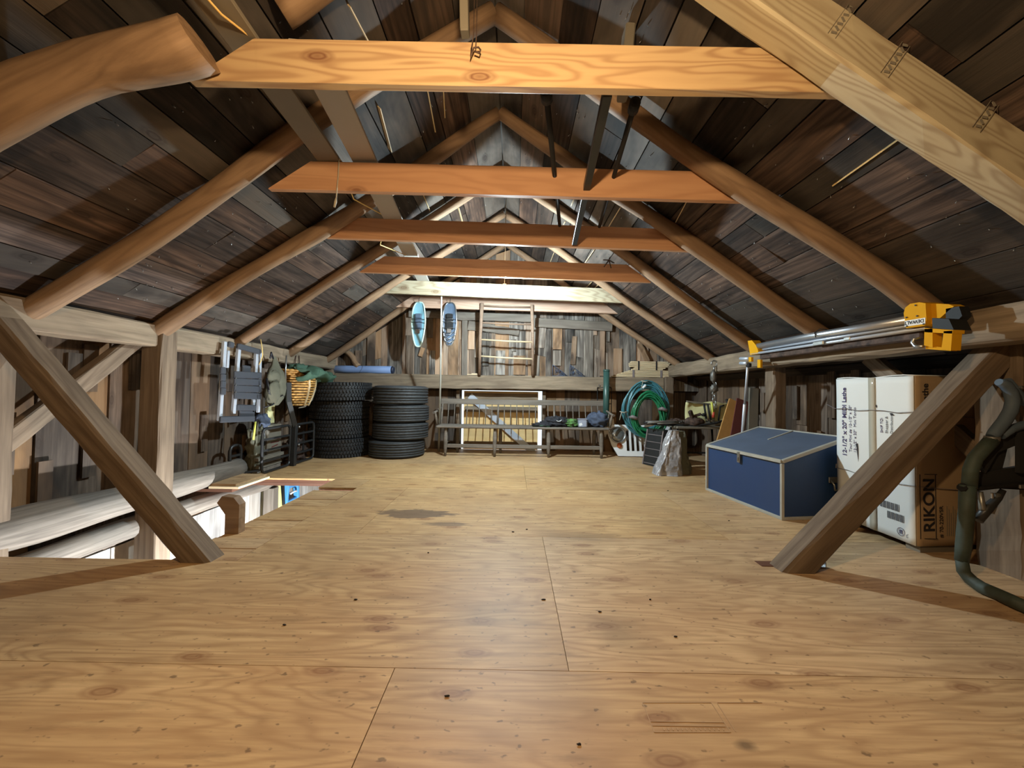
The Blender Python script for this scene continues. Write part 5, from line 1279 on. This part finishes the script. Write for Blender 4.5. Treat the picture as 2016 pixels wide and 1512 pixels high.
# ------------------------------------------------------------------ tree stand at the right edge
YT = 1.99
def Q(px, py, y=YT): return AT(px, py, y)
t_ = thing('tree_stand', 'dark climbing tree stand with grey padded tubes at the right edge of the photo', 'tree stand', (2.5, 2.0, 0))
b = MB(); b.tube([Q(1966, 752), Q(1980, 757), Q(1990, 772), Q(1994, 790), Q(1990, 808), Q(1978, 828), Q(1960, 850), Q(1952, 860)], [.018, .025, .027, .027, .027, .027, .026, .022], 14); b.build('foam_pad', 'padgrey', t_)
b = MB(); b.tube([Q(1980, 750, 2.03), Q(1996, 768, 2.03), Q(2016, 790, 2.03), Q(2040, 812, 2.05)], .024, 12); b.build('foam_pad', 'padgrey', t_)
b = MB(); b.tube([Q(1970, 858), Q(1992, 844), Q(2016, 836), Q(2050, 830)], .020, 12); b.build('foam_pad', 'padgrey', t_)
b = MB(); b.tube([Q(1953, 859), Q(1953, 868)], .029, 14); b.build('tube_cap', 'zinc', t_)
b = MB(); b.tube([Q(1953, 866), Q(1935, 885), Q(1920, 902), Q(1911, 925), Q(1908, 960)], .030, 10); b.tube([Q(1905, 955), Q(1903, 1010), Q(1897, 1075), Q(1893, 1105)], [.032, .030, .030, .026], 10)
b.build('frame_tube', 'olive', t_)
b = MB(); p = [Q(1893, 1100), Q(1897, 1125, 1.98), Q(1912, 1145, 1.96)]
for (px, py) in ((1935, 1158), (1965, 1170), (1992, 1183), (2030, 1200)):
    d = _f + _R*((px-1008)/F_PX) - _U*((py-756)/F_PX); p.append(d*((.03-CAM_H)/d.z)+Vector((0, 0, CAM_H)))
p[2].z = .035
b.tube(p, [.024, .026, .028, .030, .028, .030, .028], 10); b.build('base_tube', 'olive', t_)
b = MB()
def flat(b, pts, y, th=.02):
    b.prism([(Q(*q, y).x, Q(*q, y).z) for q in pts], Matrix(((1, 0, 0, 0), (0, 0, -1, y), (0, 1, 0, 0), (0, 0, 0, 1))), th)
flat(b, [(1918, 905), (1945, 870), (1975, 858), (2050, 835), (2050, 858), (1985, 878), (1955, 890), (1932, 930)], 2.02)
flat(b, [(1922, 930), (2050, 908), (2050, 965), (1915, 958)], 2.03); flat(b, [(1930, 925), (1960, 880), (1975, 878), (1962, 930)], 2.04)
flat(b, [(1998, 850), (2012, 848), (2012, 930), (1998, 930)], 2.0); b.build('seat_webbing', 'mesh', t_)
b = MB(); b.tube([Q(1905, 962), Q(1930, 962), Q(1980, 956), Q(2050, 950)], .011, 8); b.tube([Q(1893, 958), Q(1899, 962)], .022, 8); b.build('seat_bar', 'black', t_)
b = MB(); b.tube([Q(1925, 1025), Q(1945, 1000), Q(1965, 980), Q(1975, 965)], [.020, .022, .016, .012], 10); b.build('adjuster', 'blacksteel', t_)
b = MB(); b.cbox(Q(1954, 976), (.012, .01, .03), .003); b.cbox(Q(2012, 958, 1.97), (.03, .01, .02), .003); b.tube([Q(2008, 762, 2.0), Q(2014, 762, 2.0)], .007, 8); b.build('buckle', 'steel', t_)
b = MB(); b.tube([Q(1930, 968), Q(1934, 1000), Q(1936, 1005)], [.010, .014, .016], 8); b.tube([Q(1965, 972), Q(1950, 1010)], [.012, .014], 8); b.build('cable', 'zinc', t_)

# ------------------------------------------------------------------ things laid over the tie beams
def on_ties(name, pa, pb, zt_, w_, h_, mat, label, cat, y0, y1):
    A, B_ = AT(*pa, y0), AT(*pb, y1)
    t_ = timber(name, (A.x, y0, zt_[0]+h_/2), (B_.x, y1, zt_[1]+h_/2), w_, h_, mat, rough=.0008, n=6, ch=.003)
    return tag(t_, label, cat)
def ztop(i, x): return tie_z(i, x)+.178
t_ = timber('trim_board', (-.87, 1.545, ztop(0, -.9)+.012), (-1.28, 5.75, ztop(4, -1.28)+.012), .15, .02, 'pvc', rough=.0005, n=6, ch=.002)
tag(t_, 'smooth grey painted board laid lengthwise over the tie beams on the left', 'board')
t_ = timber('trim_board', (-1.10, .7, ztop(0, -1.1)+.021), (-1.17, 2.55, ztop(1, -1.15)+.010), .14, .02, 'umber', rough=.0008, n=6, ch=.002)
tag(t_, 'dull darker board laid over the two nearest tie beams, left of the grey one', 'board')
b = MB(); pts = [Vector((-1.16, 1.0, 2.335)), Vector((-1.115, 1.40, 2.338)), Vector((-1.09, 1.51, ztop(0, -1.09)+.006)), Vector((-1.10, 1.56, ztop(0, -1.09)+.006)), Vector((-1.12, 1.8, 2.36)), Vector((-1.11, 2.28, ztop(1, -1.1)+.008)), Vector((-1.11, 2.38, ztop(1, -1.1)+.008)),
               Vector((-1.16, 2.7, 2.30)), Vector((-1.10, 3.10, ztop(2, -1.1)+.008)), Vector((-1.1, 3.2, ztop(2, -1.1)+.008)), Vector((-1.25, 3.5, 2.28)), Vector((-1.15, 3.98, ztop(3, -1.15)+.01))]
b.tube(pts, .0045, 6); tag(b.build('power_cord', 'cord'), 'cream cord running over the tie beams along the left board', 'cord')
x = -1.085; zt_ = ztop(1, x); zb_ = tie_z(1, x)
b = MB(); b.tube([(x, 2.355, zt_+.006), (x, 2.303, zt_+.004), (x-.002, 2.304, (zt_+zb_)/2), (x-.006, 2.30, zb_-.004), (x-.010, 2.30, zb_-.07)], .0035, 6); b.tube([(x-.010, 2.30, zb_-.06), (x-.013, 2.30, zb_-.085), (x-.020, 2.30, zb_-.12)], [.004, .008, .006], 6)
tag(b.build('twine_loop', 'twine'), 'twine tied round the second tie beam with a dangling frayed end', 'cord')
b = MB(); q = AT(937, 95, 1.485); b.tube([q+Vector((-.018, 0, .0)), q+Vector((-.022, 0, -.035)), q+Vector((-.008, 0, .002)), q+Vector((.010, 0, .004)), q+Vector((.018, 0, -.006)), q+Vector((.014, 0, -.020)), q+Vector((-.006, 0, -.012))], .0035, 6)
b.tube([q+Vector((-.018, 0, 0)), q+Vector((-.012, .01, .06)), Vector((q.x-.01, 1.50, q.z+.35))], .002, 5); b.tube([q+Vector((-.002, 0, 0)), q+Vector((0, .01, .06)), Vector((q.x+.0, 1.50, q.z+.35))], .002, 5)
tag(b.build('wire_hook', 'rust'), 'bent wire hook hanging in front of the nearest tie beam near its middle', 'hook')
b = MB(); b.bar((-.225, 1.56, 2.42), (-.245, 1.50, 3.16), .05, .035, up=(1, 0, 0), ch=.004); tag(b.build('hanging_strap', 'umber'), 'flat grey hanger strip coming down behind the nearest tie beam near its middle', 'board')
# iron rods and square tube
def rod(name, a, c, r, mat, label, head=False, sq=False):
    b = MB(); a, c = Vector(a), Vector(c)
    if sq: b.bar(a, c, r*2, r*2, up=(0, 0, 1), ch=.002)
    else: b.tube([a, c], r, 10)
    t_ = thing(name, label, 'pipe', c); b.build('shaft', mat, t_)
    if head: b = MB(); b.tube([a+Vector((0, 0, -.0)), a+(c-a).normalized()*.06], r*1.9, 10); b.build('coupling', mat, t_)
za2 = ztop(1, .2)
rod('iron_pipe', AT(1075, 178, 1.62), AT(1102, 444, 3.125), .014, 'black', 'left of three dark iron pipes sloping over the tie beams near the ridge', head=True)
rod('square_tube', AT(1196, 182, 1.62), AT(1131, 478, 3.12), .020, 'blacksteel', 'dark square steel tube with its open end in front of the third tie beam', sq=True)
rod('iron_pipe', AT(1251, 200, 1.68), AT(1180, 446, 3.12), .013, 'black', 'right of three dark iron pipes sloping over the tie beams, with a knobbed end', head=True)
t_ = timber('roof_strut', (.535, 1.93, 2.46), (.56, 1.93, 2.80), .05, .09, 'umber', rough=.001, n=4); tag(t_, 'upright grey board piece behind the nearest tie beam, right of the ridge', 'board')
b = MB(); q = AT(1199, 512, 3.88)
for k in range(5): b.tube([q, q+Vector((.06*math.cos(k*1.3), .03, .06*math.sin(k*1.3)-.02))], .006, 5)
tag(b.build('twig_nest', 'rust'), 'small tuft of bark and wire on the right slope just before the brown tie beam', 'scrap')

# metal bracket at the foot of the right brace and sawdust chips
b = MB(); b.box((1.68, 2.16, .004), (.10, .03, .004)); b.box((1.73, 2.16, .018), (.004, .03, .03)); tag(b.build('metal_bracket', 'steel'), 'small shiny metal angle on the floor at the foot of the right slanted brace', 'bracket')
b = MB(); b.bb((1.385, 2.155, .0005), (1.74, 2.22, .003)); b.build('floor_notch', 'cutply', floor)
rr = random.Random(77)
for i, (px, py) in enumerate(((1010, 1047), (1037, 1042), (1435, 1025), (1315, 966), (843, 1088), (1330, 1253), (1181, 1204), (880, 1370), (1140, 1465), (700, 1180), (560, 1230), (1070, 1180), (1280, 1180))):
    d = _f + _R*((px-1008)/F_PX) - _U*((py-756)/F_PX); q = d*((.003-CAM_H)/d.z)+Vector((0, 0, CAM_H))
    b = MB(); s_ = rr.uniform(.003, .006); b.blob((q.x, q.y, .003), (s_*1.8, s_*.7, .003), i, .5, 3, 8, 5)
    tag(b.build('wood_chip', 'ink'), 'tiny dark chip lying on the plywood floor', 'chip', 'dark chips scattered on the floor')
# faded grade stamp on the near plywood sheet
b = MB()
def fl(px, py):
    d = _f + _R*((px-1008)/F_PX) - _U*((py-756)/F_PX); return d*((.0012-CAM_H)/d.z)+Vector((0, 0, CAM_H))
def ln(pa, pc, w_=.0022):
    b.bar(fl(*pa), fl(*pc), w_, .0006)
for pa, pc in (((1265, 1383), (1400, 1383)), ((1400, 1383), (1438, 1441)), ((1438, 1441), (1288, 1441)), ((1288, 1441), (1265, 1383)), ((1412, 1385), (1448, 1440)), ((1280, 1420), (1425, 1422)), ((1283, 1428), (1428, 1430)), ((1412, 1383), (1500, 1383))): ln(pa, pc)
for k in range(14): ln((1305+k*9, 1433), (1308+k*9, 1438), .003)
M['stamp'] = plain('faded stamp ink', (176, 146, 112), .7, var=.1)
b.build('grade_stamp', 'stamp', floor)
